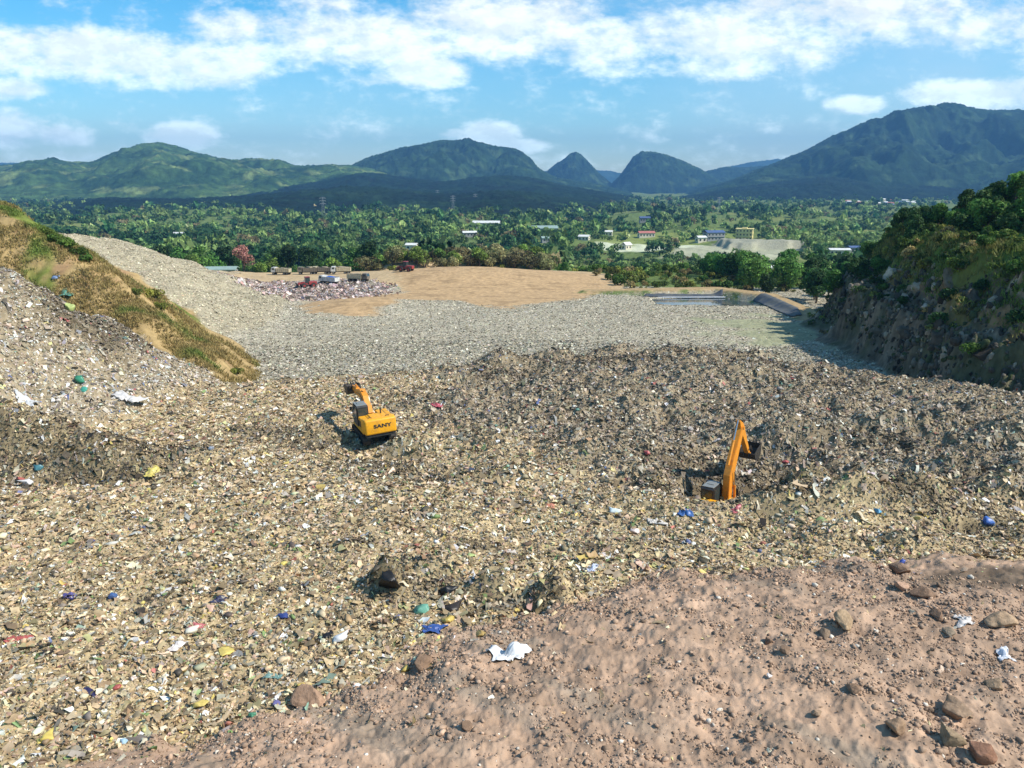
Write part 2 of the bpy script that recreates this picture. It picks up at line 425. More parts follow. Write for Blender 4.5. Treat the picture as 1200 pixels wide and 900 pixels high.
def ground():
    a = np.linspace(R(-54), R(54), 1300)
    r = np.concatenate([np.geomspace(8, 16, 40, endpoint=False), np.geomspace(16, 130, 600, endpoint=False), np.geomspace(130, 330, 300, endpoint=False),
                        np.geomspace(330, 12500, 330)])
    A, RR = np.meshgrid(a, r)
    x, y = np.sin(A) * RR, np.cos(A) * RR
    z, w = height(x.ravel(), y.ravel(), True)
    x, y = x.ravel(), y.ravel()
    n1 = fbm(x / 5, y / 5, 4, 201)[:, None]
    n2 = fbm(x / .8, y / .8, 3, 202)[:, None]
    n3 = noise(x / .3, y / .3, 203)[:, None]
    e = lambda k: np.clip(w[k], 0, 1)[:, None]
    fg = lin((172, 152, 116)) * (1 + .25 * n1 + .35 * n3)
    dk = lin((142, 126, 101)) * (1 + .3 * n1 + .45 * n3)
    bs = lin((162, 153, 132)) * (1 + .10 * n1 + .22 * n3)
    mo = lin((146, 131, 106)) * (1 + .2 * n1 + .4 * n3)
    c = lerp(fg, dk, e('dark'))
    c = lerp(c, mo, e('mound'))
    c = lerp(c, bs, e('basin'))
    c = c * (1 - .45 * (dark_w(x, y) * w['trash'])[:, None])
    c = lerp(c, lin((156, 146, 122)) * (1 + .15 * n1 + .2 * n3), e('farm'))
    # greenish silt at the low right corner of the basin
    gs = silt_w(x, y, noise(x / 7, y / 7, 206))[:, None] * (1 - e('hill'))
    c = lerp(c, lin((140, 140, 110)) * (1 + .12 * n2 + .1 * n1), gs * .95)
    trk = noise(x / 9 + y / 40, y / 2.2, 207)[:, None]
    bare = lin((176, 152, 116)) * (1 + .2 * n1 + .08 * n2 + .05 * trk)
    org = lerp(lin((172, 143, 106)), lin((152, 126, 93)), sst(.0, .5, n1 + .5 * trk)) * (1 + .08 * n2 + .03 * trk)
    c = lerp(c, bare, e('plat'))
    c = lerp(c, org, e('soil'))
    bl = lin((160, 136, 100)) * (1 + .15 * n1)
    c = lerp(c, bl, np.clip(w['berm'], 0, 1)[:, None])
    # weeds on the berm's slope, grey liner below
    side = sst(1.6, 2.2, w['bd']) * sst(5.0, 4.4, w['bd'])
    c = lerp(c, lin((92, 106, 58)) * (1 + .3 * n2), (side * sst(-.1, .3, n1[:, 0]))[:, None] * (1 - e('hill')))
    # dirt
    dm = lin((164, 137, 114)) * (1 + .22 * n1 + .16 * n2 + .1 * n3)
    gy = lin((138, 123, 106)) * (1 + .2 * n2 + .1 * n3)
    dm = lerp(dm, gy, sst(.05, .5, fbm(x / 3.5 + .3 * y, y / 7, 3, 211))[:, None] * .8)
    dm = dm * (1 - .18 * sst(.15, .5, fbm(x / 1.2, y / 1.2, 3, 212)))[:, None]
    c = lerp(c, dm, e('dirt'))
    # dark muddy patch on the dirt's far right
    pm = sst(0, 1, 1.4 - np.hypot((x - 23.8) / 4.6, (y - 34.3) / 1.5) + n1[:, 0])
    c = lerp(c, lin((92, 80, 66)) * (1 + .2 * n2), pm[:, None] * .8 * e('dirt'))
    # spur: dry grass, green patches, bare scars
    dg = lin((158, 134, 92)) * (1 + .25 * n2)
    gg = lin((104, 112, 52)) * (1 + .3 * n2)
    sc = lin((158, 120, 92)) * (1 + .2 * n2)
    m = sst(.2, .5, fbm(x / 8 + y / 20, y / 6, 3, 221) + .22 * sst(97, 106, y))[:, None]
    sp_ = lerp(dg, gg, m)
    sp_ = lerp(sp_, sc, sst(.2, .5, fbm(x / 5, y / 5, 3, 222))[:, None] * .5)
    c = lerp(c, sp_, e('spur') * (1 - e('dirt')))
    # rocky hill
    hd = w['hd'][:, None]
    rk = lin((112, 99, 83)) * (1 + .5 * n1 + .5 * n2 + .3 * n3)
    rk = lerp(rk, lin((196, 180, 156)), sst(.10, .35, fbm(x / 2.6, y / 2.6, 3, 231))[:, None] * sst(3, 8, hd) * .85)
    hg = lin((96, 112, 50)) * (1 + .35 * n2)
    hb = lin((112, 106, 58)) * (1 + .3 * n2)
    nb = fbm(x / 7, y / 7, 3, 232)[:, None]
    hg = lerp(hg, hb, sst(.05, .35, nb) * sst(22, 11, hd) * .8)
    veg = lin((66, 76, 46)) * (1 + .4 * n2)
    rk = lerp(rk, veg, sst(-.15, .25, nb + .2 * sst(112, 130, y)[:, None]) * .6)
    lowled = sst(4.5, 5.5, hd + nb * 2) * sst(8.0, 6.8, hd + nb * 2)
    rk = lerp(rk, lin((140, 108, 70)) * (1 + .2 * n2), lowled * .6)
    hc = lerp(rk, hg, sst(6.5, 9.5, hd + nb * 6))
    c = lerp(c, hc, e('hill'))
    # valley floor
    vg = lin((92, 106, 56)) * (1 + .5 * n1 + .3 * n2)
    vg = lerp(vg, lin((112, 118, 66)), sst(.0, .4, fbm(x / 90, y / 90, 3, 241))[:, None])
    vl = sst(0, 8, y + 4 * noise(x / 8, y / 8, 242) - np.interp(x, [15, 34], [256, 204]))[:, None] * (1 - e('hill')) * (1 - np.clip(e('plat') + e('soil'), 0, 1))
    c = lerp(c, vg, vl)
    wob = 5 * noise(x / 17, y / 17, 243)
    fl = sst(-3, 3, poly_sd(x, y + wob, FIELD) )[:, None]
    c = lerp(c, lin((184, 186, 156)) * (1 + .1 * n1), fl)
    q = sst(-4, 4, poly_sd(x + wob, y + 3 * wob, QUARRY))[:, None]
    c = lerp(c, lin((158, 156, 130)) * (1 + .35 * fbm(x / 22, y / 40, 3, 244)[:, None]), q * .9)
    qb = sst(-6, -3, poly_sd(x, y, BENCH))[:, None]
    c = lerp(c, lin((146, 143, 122)) * (1 + .3 * fbm(x / 7, y / 40, 3, 245)[:, None]), qb)
    lw = sst(-4, 6, poly_sd(x, y + 3 * wob, LAWN))[:, None]
    c = lerp(c, lin((122, 130, 68)) * (1 + .25 * n1), lw * .9)
    c = np.clip(c, .01, .9)
    me = np_mesh('ground', np.stack([x, y, z], -1), grid_faces(len(r), len(a)), c, True)
    m = tint_mat('ground_surface', .95, .1, .3, .9, bump=.05, bscale=5.0, detail=9.0)
    link('ground', me, m, kind='structure')


ground()
# ------------------------------------------------------------------ hills
def hill(name, sky, Y, W, base, cols, seed, rough=1.0, nx=420, ny=70, cliff=1.0, bush=3.0, wob=150, back=.8):
    px = np.array([p for p, _ in sky], float); rw = np.array([q for _, q in sky], float)
    p = np.linspace(px[0], px[-1], nx)
    t0 = np.linspace(0, 1, len(px))
    row = np.interp(p, px, rw)
    k = max(3, nx // 120) | 1
    row = np.convolve(np.pad(row, k // 2, mode='edge'), np.ones(k) / k, 'valid')
    d = np.array([ray(a, b) for a, b in zip(p, row)])
    Yr = Y + wob * noise(p / 130, p * 0 + seed, seed)
    zr = d[:, 2] / d[:, 1] * Yr
    az = d[:, 0] / d[:, 1]
    s = np.concatenate([np.linspace(-1, 0, ny), np.linspace(0, back, ny // 3)[1:]])
    S, AZ = np.meshgrid(s, az, indexing='ij')
    ZR = np.broadcast_to(zr, S.shape); YR = np.broadcast_to(Yr, S.shape)
    y = YR + S * W
    x = AZ * YR * (1 + S * W / YR * .92)
    prof = np.clip(1 - np.abs(S), 0, 1)
    prof = np.where(S < 0, prof ** cliff, prof ** .8)
    h = np.maximum(ZR - base, 2)
    gl = ridged(x / (W * .32), y / (W * .7), 4, seed + 1) * .5 + fbm(x / (W * .16), y / (W * .2), 4, seed + 2) * .5
    env = np.clip((1 - np.abs(S)) * np.abs(S) * 3.2, 0, 1)
    z = base + h * prof + rough * h * .55 * gl * env
    z += bush * noise(x / 14, y / 14, seed + 3) * (.5 + .5 * prof) + bush * .7 * noise(x / 6, y / 6, seed + 4)
    x, y, z = x.ravel(), y.ravel(), z.ravel()
    n1 = fbm(x / 260, y / 200, 4, seed + 5)[:, None]
    n2 = fbm(x / 40, y / 40, 3, seed + 6)[:, None]
    ca, cb, cc = (lin(q) for q in cols)
    c = lerp(ca, cb, sst(-.25, .3, n1 + .35 * n2))
    c = lerp(c, cc, sst(.12, .42, fbm(x / 150, y / 110, 3, seed + 7)[:, None] + .15 * n2) * .75)
    c = c * (1 + .5 * n2)
    me = np_mesh(name, np.stack([x, y, z], -1), grid_faces(len(s), len(p)), np.clip(c, .008, .8), True)
    link(name, me, M_HILL, kind='structure')


M_HILL = tint_mat('hill_forest', .95, .05, .45, .035, bump=5.0, bscale=.07, detail=8.0)
LIT = ((42, 64, 36), (66, 88, 46), (108, 120, 70))
MID = ((30, 48, 32), (40, 60, 36), (62, 80, 48))
CLOUD_SHADE = ((20, 34, 26), (26, 42, 28), (36, 52, 34))  # darkest forest greens: cloud shadow on the foothills put into the colour
hill('distant_hills', [(-330, 190), (-200, 186), (-60, 192), (0, 191), (40, 190), (90, 196), (160, 205)], 9000, 900, -57, MID, 1, 1, 160, 30, bush=6)
hill('rolling_hills', [(-420, 170), (-330, 176), (-200, 186), (-90, 196), (0, 194), (30, 191), (70, 189), (110, 191), (128, 184), (150, 175), (168, 170), (190, 168), (208, 171),
                       (230, 179), (255, 186), (285, 189), (310, 189), (328, 187), (345, 194), (380, 194), (410, 194), (440, 200), (500, 214), (560, 226)],
     3900, 1350, -57, LIT, 20, 1.5, 560, 110, cliff=.95, bush=5)
hill('table_hill', [(350, 222), (390, 208), (412, 194), (432, 184), (460, 176), (490, 170), (515, 165), (552, 164), (572, 169), (592, 174), (612, 178), (622, 186), (632, 198), (650, 208), (700, 216), (740, 226)],
     4400, 900, -57, MID, 40, 1.1, 420, 90, cliff=.75, bush=5)
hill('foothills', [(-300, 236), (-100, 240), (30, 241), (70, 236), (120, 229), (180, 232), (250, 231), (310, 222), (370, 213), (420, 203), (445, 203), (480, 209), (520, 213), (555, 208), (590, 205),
                   (625, 208), (660, 217), (700, 224), (740, 231)], 3000, 800, -57, CLOUD_SHADE, 60, .9, 480, 70, cliff=.9, bush=5)
hill('distant_ridge', [(560, 212), (640, 200), (690, 199), (712, 200), (728, 203), (760, 212), (800, 210), (850, 196), (880, 190), (912, 186), (935, 190), (1000, 205)], 9500, 1000, -57, MID, 80, .8, 200, 34, bush=6)
hill('limestone_peak', [(604, 226), (628, 212), (640, 202), (650, 193), (660, 187), (668, 180), (675, 178), (682, 182), (692, 192), (702, 203), (716, 215), (730, 228)], 5600, 520, -57, MID, 90, .7, 200, 70, cliff=.55, bush=5)
hill('limestone_peak', [(700, 230), (716, 216), (726, 206), (734, 195), (742, 184), (752, 177), (766, 178), (782, 182), (800, 188), (818, 197), (834, 207), (870, 222)], 5400, 560, -57, MID, 100, .7, 240, 70, cliff=.5, bush=5)
hill('ridge', [(760, 230), (800, 210), (830, 200), (850, 195), (868, 196), (900, 194), (960, 200), (1040, 215)], 6000, 700, -57, MID, 110, .8, 240, 50, bush=5)
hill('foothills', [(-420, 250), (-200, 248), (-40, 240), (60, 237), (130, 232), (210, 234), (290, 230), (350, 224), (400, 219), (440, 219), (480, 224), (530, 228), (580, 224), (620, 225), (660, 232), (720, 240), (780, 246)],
     2050, 620, -57, CLOUD_SHADE, 170, .9, 480, 60, bush=5)
hill('mountain', [(790, 232), (825, 219), (860, 210), (880, 201), (905, 192), (930, 182), (960, 170), (990, 157), (1020, 145), (1040, 136), (1062, 128), (1085, 124), (1110, 125), (1140, 127), (1165, 129),
                  (1200, 129), (1260, 132), (1340, 150), (1450, 178), (1560, 205)], 4500, 1500, -57, MID, 120, 1.3, 560, 120, cliff=.9, bush=5)
hill('foothills', [(770, 236), (820, 228), (850, 221), (890, 216), (930, 211), (965, 207), (1000, 209), (1040, 214), (1080, 216), (1130, 220), (1200, 224), (1300, 222), (1450, 226)], 3300, 700, -57, CLOUD_SHADE, 140, .9, 420, 60, bush=5)
# ------------------------------------------------------------------ litter (nobody could count it)
PAL_TAN = [((206, 178, 138), 10), ((182, 154, 114), 10), ((216, 200, 164), 7), ((142, 120, 84), 8), ((226, 218, 198), 4), ((156, 148, 134), 4), ((122, 102, 74), 5), ((212, 184, 84), 1.0), ((190, 184, 118), 1.2),
           ((112, 142, 76), 1.2), ((116, 150, 130), .4), ((196, 160, 136), 1.6), ((176, 92, 78), .28), ((84, 98, 144), .16), ((54, 48, 42), 3.4), ((180, 146, 100), 2.5), ((158, 138, 98), 9), ((232, 230, 224), 2.0)]
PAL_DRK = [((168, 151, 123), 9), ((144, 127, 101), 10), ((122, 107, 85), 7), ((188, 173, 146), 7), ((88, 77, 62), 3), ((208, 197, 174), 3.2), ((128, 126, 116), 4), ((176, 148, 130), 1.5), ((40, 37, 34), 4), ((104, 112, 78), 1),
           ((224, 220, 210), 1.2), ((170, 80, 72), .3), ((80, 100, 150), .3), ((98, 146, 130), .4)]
PAL_BAS = [((178, 169, 147), 9), ((158, 149, 128), 10), ((198, 190, 168), 6), ((138, 131, 112), 7), ((110, 104, 90), 2.5), ((212, 206, 188), 1.6), ((150, 146, 132), 4), ((172, 156, 122), 3), ((140, 150, 120), .8)]
PAL_MND = [((194, 180, 154), 9), ((170, 155, 128), 8), ((218, 208, 194), 8), ((134, 120, 92), 8), ((228, 225, 218), 3), ((206, 176, 158), 2.2), ((120, 108, 84), 4), ((60, 54, 48), 3), ((214, 196, 120), 1), ((90, 150, 130), .5),
           ((180, 80, 80), .5), ((90, 110, 170), .5), ((150, 156, 160), 2)]
PAL_PNK = [((214, 190, 180), 8), ((190, 160, 150), 6), ((230, 222, 214), 7), ((160, 130, 110), 5), ((120, 96, 84), 4), ((190, 110, 110), 1.5), ((150, 160, 175), 2), ((206, 180, 140), 4), ((60, 50, 46), 2)]


def pick(pal, n, jit=.10, mix=.14):
    c = np.array([lin(p) for p, _ in pal]); w = np.array([q for _, q in pal], float)
    c = lerp(c, c @ np.array([[.3], [.5], [.2]]) * np.array([[1.05, 1.0, .9]]), .10)
    c = lerp(c, (c * w[:, None]).sum(0) / w.sum(), mix)
    i = rng.choice(len(pal), n, p=w / w.sum())
    return np.clip(c[i] * (1 + jit * 2 * rng.standard_normal((n, 1))) * (1 + jit * .4 * rng.standard_normal((n, 3))), .012, .85)


def flakes(P, Nn, size, col, g, crumple, tilt, lift, asp=(.35, .9)):
    """crumpled irregular scraps: a g x g patch each, bent, tilted out of the surface"""
    n = len(P)
    nn = Nn + tilt * rng.standard_normal((n, 3))
    nn /= np.linalg.norm(nn, axis=1, keepdims=True)
    t = rng.standard_normal((n, 3)); t -= nn * (t * nn).sum(1, keepdims=True)
    t /= np.linalg.norm(t, axis=1, keepdims=True)
    b = np.cross(nn, t)
    u, v = np.meshgrid(np.linspace(-.5, .5, g), np.linspace(-.5, .5, g), indexing='ij')
    u, v = u.ravel(), v.ravel()
    j = .42 / (g - 1) if g > 2 else .22
    uu = u + j * rng.uniform(-1, 1, (n, g * g)); vv = v + j * rng.uniform(-1, 1, (n, g * g))
    a = rng.uniform(asp[0], asp[1], (n, 1))
    zz = crumple * rng.standard_normal((n, g * g))
    s = size[:, None]
    V = P[:, None, :] + t[:, None, :] * (uu * s)[..., None] + b[:, None, :] * (vv * s * a)[..., None] + nn[:, None, :] * (zz * s * .5 + lift * s)[..., None]
    f = grid_faces(g, g)
    F = (np.arange(n)[:, None, None] * g * g + f[None]).reshape(-1, 4)
    C = np.repeat(col, g * g, 0).reshape(n, g * g, 3) * (1 + .08 * rng.standard_normal((n, g * g, 1)))
    return V.reshape(-1, 3), F, np.clip(C.reshape(-1, 3), .01, .9)


def join(parts):
    V, Fq, C, o = [], [], [], 0
    for v, f, c in parts:
        V.append(v); Fq.append(f + o); C.append(c); o += len(v)
    return np.concatenate(V), np.concatenate(Fq), np.concatenate(C)


def scatter(n, rmin, rmax, power, keep):
    """random points of the ground in the view's sector; density ~ r**-power per area"""
    q = 2 - power
    u = rng.random(n)
    r = (rmin ** q + u * (rmax ** q - rmin ** q)) ** (1 / q)
    a = rng.uniform(R(-41), R(41), n)
    x, y = np.sin(a) * r, np.cos(a) * r
    z, w = height(x, y, True)
    p = keep(x, y, w)
    m = rng.random(n) < p
    return x[m], y[m], z[m], {k: v[m] for k, v in w.items()}


M_LIT = tint_mat('litter_plastic', .55, .35, .18, 4.0, transl=.12, detail=3)
M_RAG = tint_mat('litter_dull', .9, .15, .22, 5.0, detail=3)


def litter():
    # near and middle terrace
    def keep(x, y, w):
        k = w['trash'] * (1 - w['farm']) * (1 - .15 * w['basin'])
        edge = np.exp(-((w['sdd'] - .4) / 1.6) ** 2) * (w['sdd'] > 0) * .16 + .012 * (w['sdd'] > 0)
        return np.clip(k + edge * (1 - w['trash']), 0, 1) * (y < 125)
    x, y, z, w = scatter(860000, 19, 125, .55, keep)
    n = len(x)
    P = np.stack([x, y, z], -1); Nn = normals_at(x, y)
    col = pick(PAL_TAN, n)
    dk = rng.random(n) < w['dark']
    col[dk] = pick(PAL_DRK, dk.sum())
    md = rng.random(n) < w['mound']
    col[md] = pick(PAL_MND, md.sum())
    bs = (rng.random(n) < w['basin']) & ~md
    col[bs] = pick(PAL_BAS, bs.sum())
    rt = dark_w(x, y)
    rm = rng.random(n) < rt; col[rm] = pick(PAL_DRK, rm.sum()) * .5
    col[~dk & ~md & ~rm] *= 1.07
    # patches of like tone
    col *= (1 + .20 * fbm(x / 4, y / 4, 3, 301) + .30 * fbm(x / 1.1, y / 1.1, 3, 302))[:, None]
    size = np.exp(rng.normal(-2.42, .62, n)) * np.where(md, .95, 1.0) * np.where(dk, 1.05, 1.0)
    size = np.clip(size, .04, np.where(dk, .34, .48))
    near = y < 46
    parts = [flakes(P[near], Nn[near], size[near], col[near], 3, .28, (.45 + .5 * rt[near])[:, None], .12, (.2, .8)),
             flakes(P[~near], Nn[~near], size[~near] * 1.15, col[~near], 2, .34, (.45 + .5 * rt[~near])[:, None], .13, (.3, .85))]
    V, F, C = join(parts)
    link('litter', np_mesh('litter', V, F, C), M_LIT, kind='stuff', label='mixed plastic and paper litter covering the dump terrace', category='litter')

    # strips of film, cord and cloth lying tangled through it all
    x, y, z, w = scatter(90000, 19, 100, .7, lambda x, y, w: np.clip(w['trash'] * (1 - w['farm']) * (1 - .6 * w['basin']) * (.5 + fbm(x / 2.5, y / 2.5, 2, 305)), 0, 1))
    n = len(x); g = 5
    P = np.stack([x, y, z], -1); Nn = normals_at(x, y)
    col = pick(PAL_TAN, n); dk = rng.random(n) < w['dark']; col[dk] = pick(PAL_DRK, dk.sum()); md = rng.random(n) < w['mound']; col[md] = pick(PAL_MND, md.sum())
    col *= rng.uniform(.55, 1.1, (n, 1))
    L_ = np.clip(np.exp(rng.normal(-.85, .45, n)), .15, 1.3); wd = L_ * rng.uniform(.05, .16, n)
    a0 = rng.uniform(0, 6.28, n); tt = np.linspace(-.5, .5, g)
    a = a0[:, None] + rng.normal(0, .9, (n, 1)) * tt[None] * 2 + rng.normal(0, .25, (n, g))
    cx = np.cumsum(np.cos(a), 1) / g * L_[:, None]; cy_ = np.cumsum(np.sin(a), 1) / g * L_[:, None]
    lift = np.abs(rng.normal(.04, .06, (n, g)))
    ctr = np.stack([x[:, None] + cx, y[:, None] + cy_, z[:, None] - (Nn[:, 0:1] * cx + Nn[:, 1:2] * cy_) / np.maximum(Nn[:, 2:3], .4) + lift], -1)
    sd = np.stack([-np.sin(a), np.cos(a), rng.normal(0, .6, (n, g))], -1) * (wd[:, None] * rng.uniform(.5, 1.3, (n, g)))[..., None]
    V = np.stack([ctr - sd, ctr + sd], 2).reshape(-1, 3)
    f0 = np.array([(2 * i, 2 * i + 1, 2 * i + 3, 2 * i + 2) for i in range(g - 1)])
    F = (np.arange(n)[:, None, None] * 2 * g + f0[None]).reshape(-1, 4)
    link('film_strips', np_mesh('film_strips', V, F, np.clip(np.repeat(col, 2 * g, 0), .01, .8)), M_LIT, kind='stuff', label='tangled strips of film, cord and cloth through the litter', category='litter')

    # dark and brown lumps standing out of the dug-over part
    def keep2(x, y, w):
        lump = sst(.1, .5, fbm(x / 4.5, y / 4.5, 3, 310))
        kn = 0
        for qx, qy, am, rx, ry in KNOLLS:
            if am > 0 and qy < 62:
                kn = kn + np.exp(-((x - qx) / rx) ** 2 - ((y - qy + .3 * ry) / ry) ** 2)
        return np.clip(.8 * w['trash'] * np.clip(.5 * kn + dark_w(x, y), 0, 1) * (1 - w['basin']) + w['trash'] * (w['dark'] + .16 * (1 - w['basin']) + .35 * w['mound']) * lump * (1 - w['farm']), 0, 1) * (y < 112)
    x, y, z, w = scatter(260000, 20, 112, .6, keep2)
    n = len(x)
    P = np.stack([x, y, z], -1); Nn = normals_at(x, y)
    col = pick([((132, 115, 90), 5), ((110, 96, 76), 4), ((152, 134, 105), 6), ((168, 150, 120), 5), ((58, 51, 44), 1.4), ((182, 166, 138), 4)], n)
    col *= (1 - .45 * dark_w(x, y))[:, None]
    size = np.clip(np.exp(rng.normal(-2.0, .4, n)), .07, .36)
    V, F, C = flakes(P, Nn, size, col, 3, .34, .55, .16)
    link('dug_over_litter', np_mesh('dug_over_litter', V, F, C), M_RAG, kind='stuff', label='dark rags and lumps dug up over the middle of the dump', category='litter')

    # compacted basin and the far slope
    def keep3(x, y, w):
        return np.clip(w['trash'], 0, 1) * np.clip(w['basin'] + w['farm'], 0, 1) * (w['pond'] < .5) * (1 - .93 * silt_w(x, y, noise(x / 7, y / 7, 206)))
    x, y, z, w = scatter(700000, 92, 262, .35, keep3)
    n = len(x)
    P = np.stack([x, y, z], -1); Nn = normals_at(x, y, .6)
    col = pick(PAL_BAS, n)
    col *= (1 + .20 * fbm(x / 14, y / 20, 3, 320) + .10 * noise(x / 30 + y / 60, y / 3, 321))[:, None]
    fm = w['farm'] > .5
    col[fm] *= np.array([1.12, 1.07, .98])
    size = np.clip(np.exp(rng.normal(-1.75, .4, n)), .07, .5)
    V, F, C = flakes(P, Nn, size, col, 2, .22, .30, .08)
    link('compacted_litter', np_mesh('compacted_litter', V, F, C), M_RAG, kind='stuff', label='pale grey compacted litter filling the far basin', category='litter')

    # fresh pinkish load by the lorries
    ref = pix_poly([(262, 340), (300, 330), (350, 331), (420, 333), (450, 338), (455, 348), (420, 352), (370, 358), (320, 360), (270, 352)], -27)
    x = rng.uniform(-90, -28, 26000); y = rng.uniform(165, 235, 26000)
    sd = poly_sd(x + 2 * noise(x / 4, y / 4, 5), y + 3 * noise(x / 4, y / 4, 6), ref)
    m = rng.random(len(x)) < sst(-4, 4, sd)
    x, y = x[m], y[m]
    z = height(x, y); n = len(x)
    V, F, C = flakes(np.stack([x, y, z], -1), normals_at(x, y), np.clip(np.exp(rng.normal(-.75, .35, n)), .2, 1.3), pick(PAL_PNK, n, .1, .4) * .9, 2, .45, .8, .35)
    link('fresh_litter', np_mesh('fresh_litter', V, F, C), M_LIT, kind='stuff', label='fresh pinkish white litter tipped before the lorries', category='litter')


litter()


# ------------------------------------------------------------------ stones
def ico(sub=2):
    bm = bmesh.new(); bmesh.ops.create_icosphere(bm, subdivisions=sub, radius=1)
    V = np.array([v.co[:] for v in bm.verts]); F = np.array([[v.index for v in f.verts] for f in bm.faces]); bm.free()
    return V, F


def lumpy(V, seed, amp=.35, freq=1.3):
    r = np.random.default_rng(seed); s = np.zeros(len(V))
    for i in range(9):
        d = r.standard_normal(3); d /= np.linalg.norm(d)
        f = freq * (1 + i * .45)
        s += np.sin(V @ d * f * 2 + r.uniform(0, 6.3)) / (1 + i * .55)
    k = 1 + amp * s / 2.2
    W = V * k[:, None]
    for i in range(12):                                   # broken facets
        d = r.standard_normal(3); d /= np.linalg.norm(d)
        h = r.uniform(.38, .82); q = W @ d
        W = W - np.maximum(q - h, 0)[:, None] * d * .85
    return W


def bag_litter():
    tm = [lumpy(ico(1)[0], 430 + i, .55, 1.7) for i in range(10)]; F0 = ico(1)[1]
    x, y, z, w = scatter(46000, 19, 110, .6, lambda x, y, w: np.clip(w['trash'] * (1 - w['farm']) * (1 - .7 * w['basin']) * (.55 + .8 * fbm(x / 3, y / 3, 2, 440)), 0, 1))
    n = len(x)
    col = pick(PAL_TAN, n)
    dk = rng.random(n) < w['dark']; col[dk] = pick(PAL_DRK, dk.sum())
    md = rng.random(n) < w['mound']; col[md] = pick(PAL_MND, md.sum())
    size = np.clip(np.exp(rng.normal(-2.25, .45, n)), .05, .38)
    idx = rng.integers(0, 10, n); V, F, C, o = [], [], [], 0
    for k in range(10):
        m = idx == k; q = m.sum(); T = tm[k]
        a = rng.uniform(0, 6.28, (q, 1)); c, s = np.cos(a), np.sin(a); sc = size[m][:, None]
        X, Y, Z = T[None, :, 0] * sc * rng.uniform(.8, 1.7, (q, 1)), T[None, :, 1] * sc * rng.uniform(.6, 1.0, (q, 1)), T[None, :, 2] * sc * rng.uniform(.4, .9, (q, 1))
        vv = np.stack([X * c - Y * s + x[m][:, None], X * s + Y * c + y[m][:, None], Z + z[m][:, None] + .25 * sc], -1)
        vv += .06 * sc[..., None] * rng.standard_normal(vv.shape)
        V.append(vv.reshape(-1, 3)); F.append((np.arange(q)[:, None, None] * len(T) + F0[None]).reshape(-1, 3) + o); o += q * len(T)
        C.append(np.repeat(col[m], len(T), 0))
    link('bagged_litter', np_mesh('bagged_litter', np.concatenate(V), np.concatenate(F), np.clip(np.concatenate(C), .02, .8)), M_LIT, kind='stuff', label='countless small knotted bags and bundles among the litter', category='litter')


bag_litter()


M_STONE = tint_mat('clod_earth', .95, .1, .3, 2.5, bump=.04, bscale=9)


def clods():
    tm = [lumpy(ico(1)[0], 400 + i, .5, 1.0) for i in range(8)]; F0 = ico(1)[1]
    def keep(x, y, w):
        streak = sst(-.15, .45, fbm(x / 2.5 + .35 * y, y / 5, 3, 211) + .25 * sst(5, 24, x) + .15)
        edge = np.exp(-((w['sdd'] - .5) / 1.2) ** 2)
        return np.clip(w['dirt'] * (.05 + .75 * streak ** 1.6 + .5 * edge) * (.35 + 1.1 * sst(-.1, .35, noise(x / .9, y / .7, 215))), 0, 1)
    x, y, z, w = scatter(210000, 17, 41, .2, keep)
    n = len(x)
    size = np.clip(np.exp(rng.normal(-3.4, .66, n)), .014, .2)
    col = lerp(lin((172, 144, 120)), lin((144, 122, 103)), rng.random((n, 1))) * (1 + .2 * rng.standard_normal((n, 1)))
    wh = rng.random(n) < .03; col[wh] = lin((206, 196, 180))
    V, F, C, o = [], [], [], 0
    idx = rng.integers(0, 8, n); ang = rng.uniform(0, 6.28, n)
    for k in range(8):
        m = idx == k; q = m.sum()
        T = tm[k]; c, s = np.cos(ang[m])[:, None], np.sin(ang[m])[:, None]
        sc = size[m][:, None]
        sx, sy, sz = sc * rng.uniform(.7, 1.3, (q, 1)), sc * rng.uniform(.7, 1.3, (q, 1)), sc * rng.uniform(.55, .95, (q, 1))
        X = T[None, :, 0] * sx; Y = T[None, :, 1] * sy; Z = T[None, :, 2] * sz
        vv = np.stack([X * c - Y * s + x[m][:, None], X * s + Y * c + y[m][:, None], Z + z[m][:, None] + .15 * sc], -1).reshape(-1, 3)
        V.append(vv); F.append((np.arange(q)[:, None, None] * len(T) + F0[None]).reshape(-1, 3) + o); o += len(vv)
        C.append(np.repeat(col[m], len(T), 0))
    link('clods', np_mesh('clods', np.concatenate(V), np.concatenate(F), np.clip(np.concatenate(C), .02, .7)), M_STONE, kind='stuff', label='loose clods and stones over the bare earth heap', category='clods')


clods()


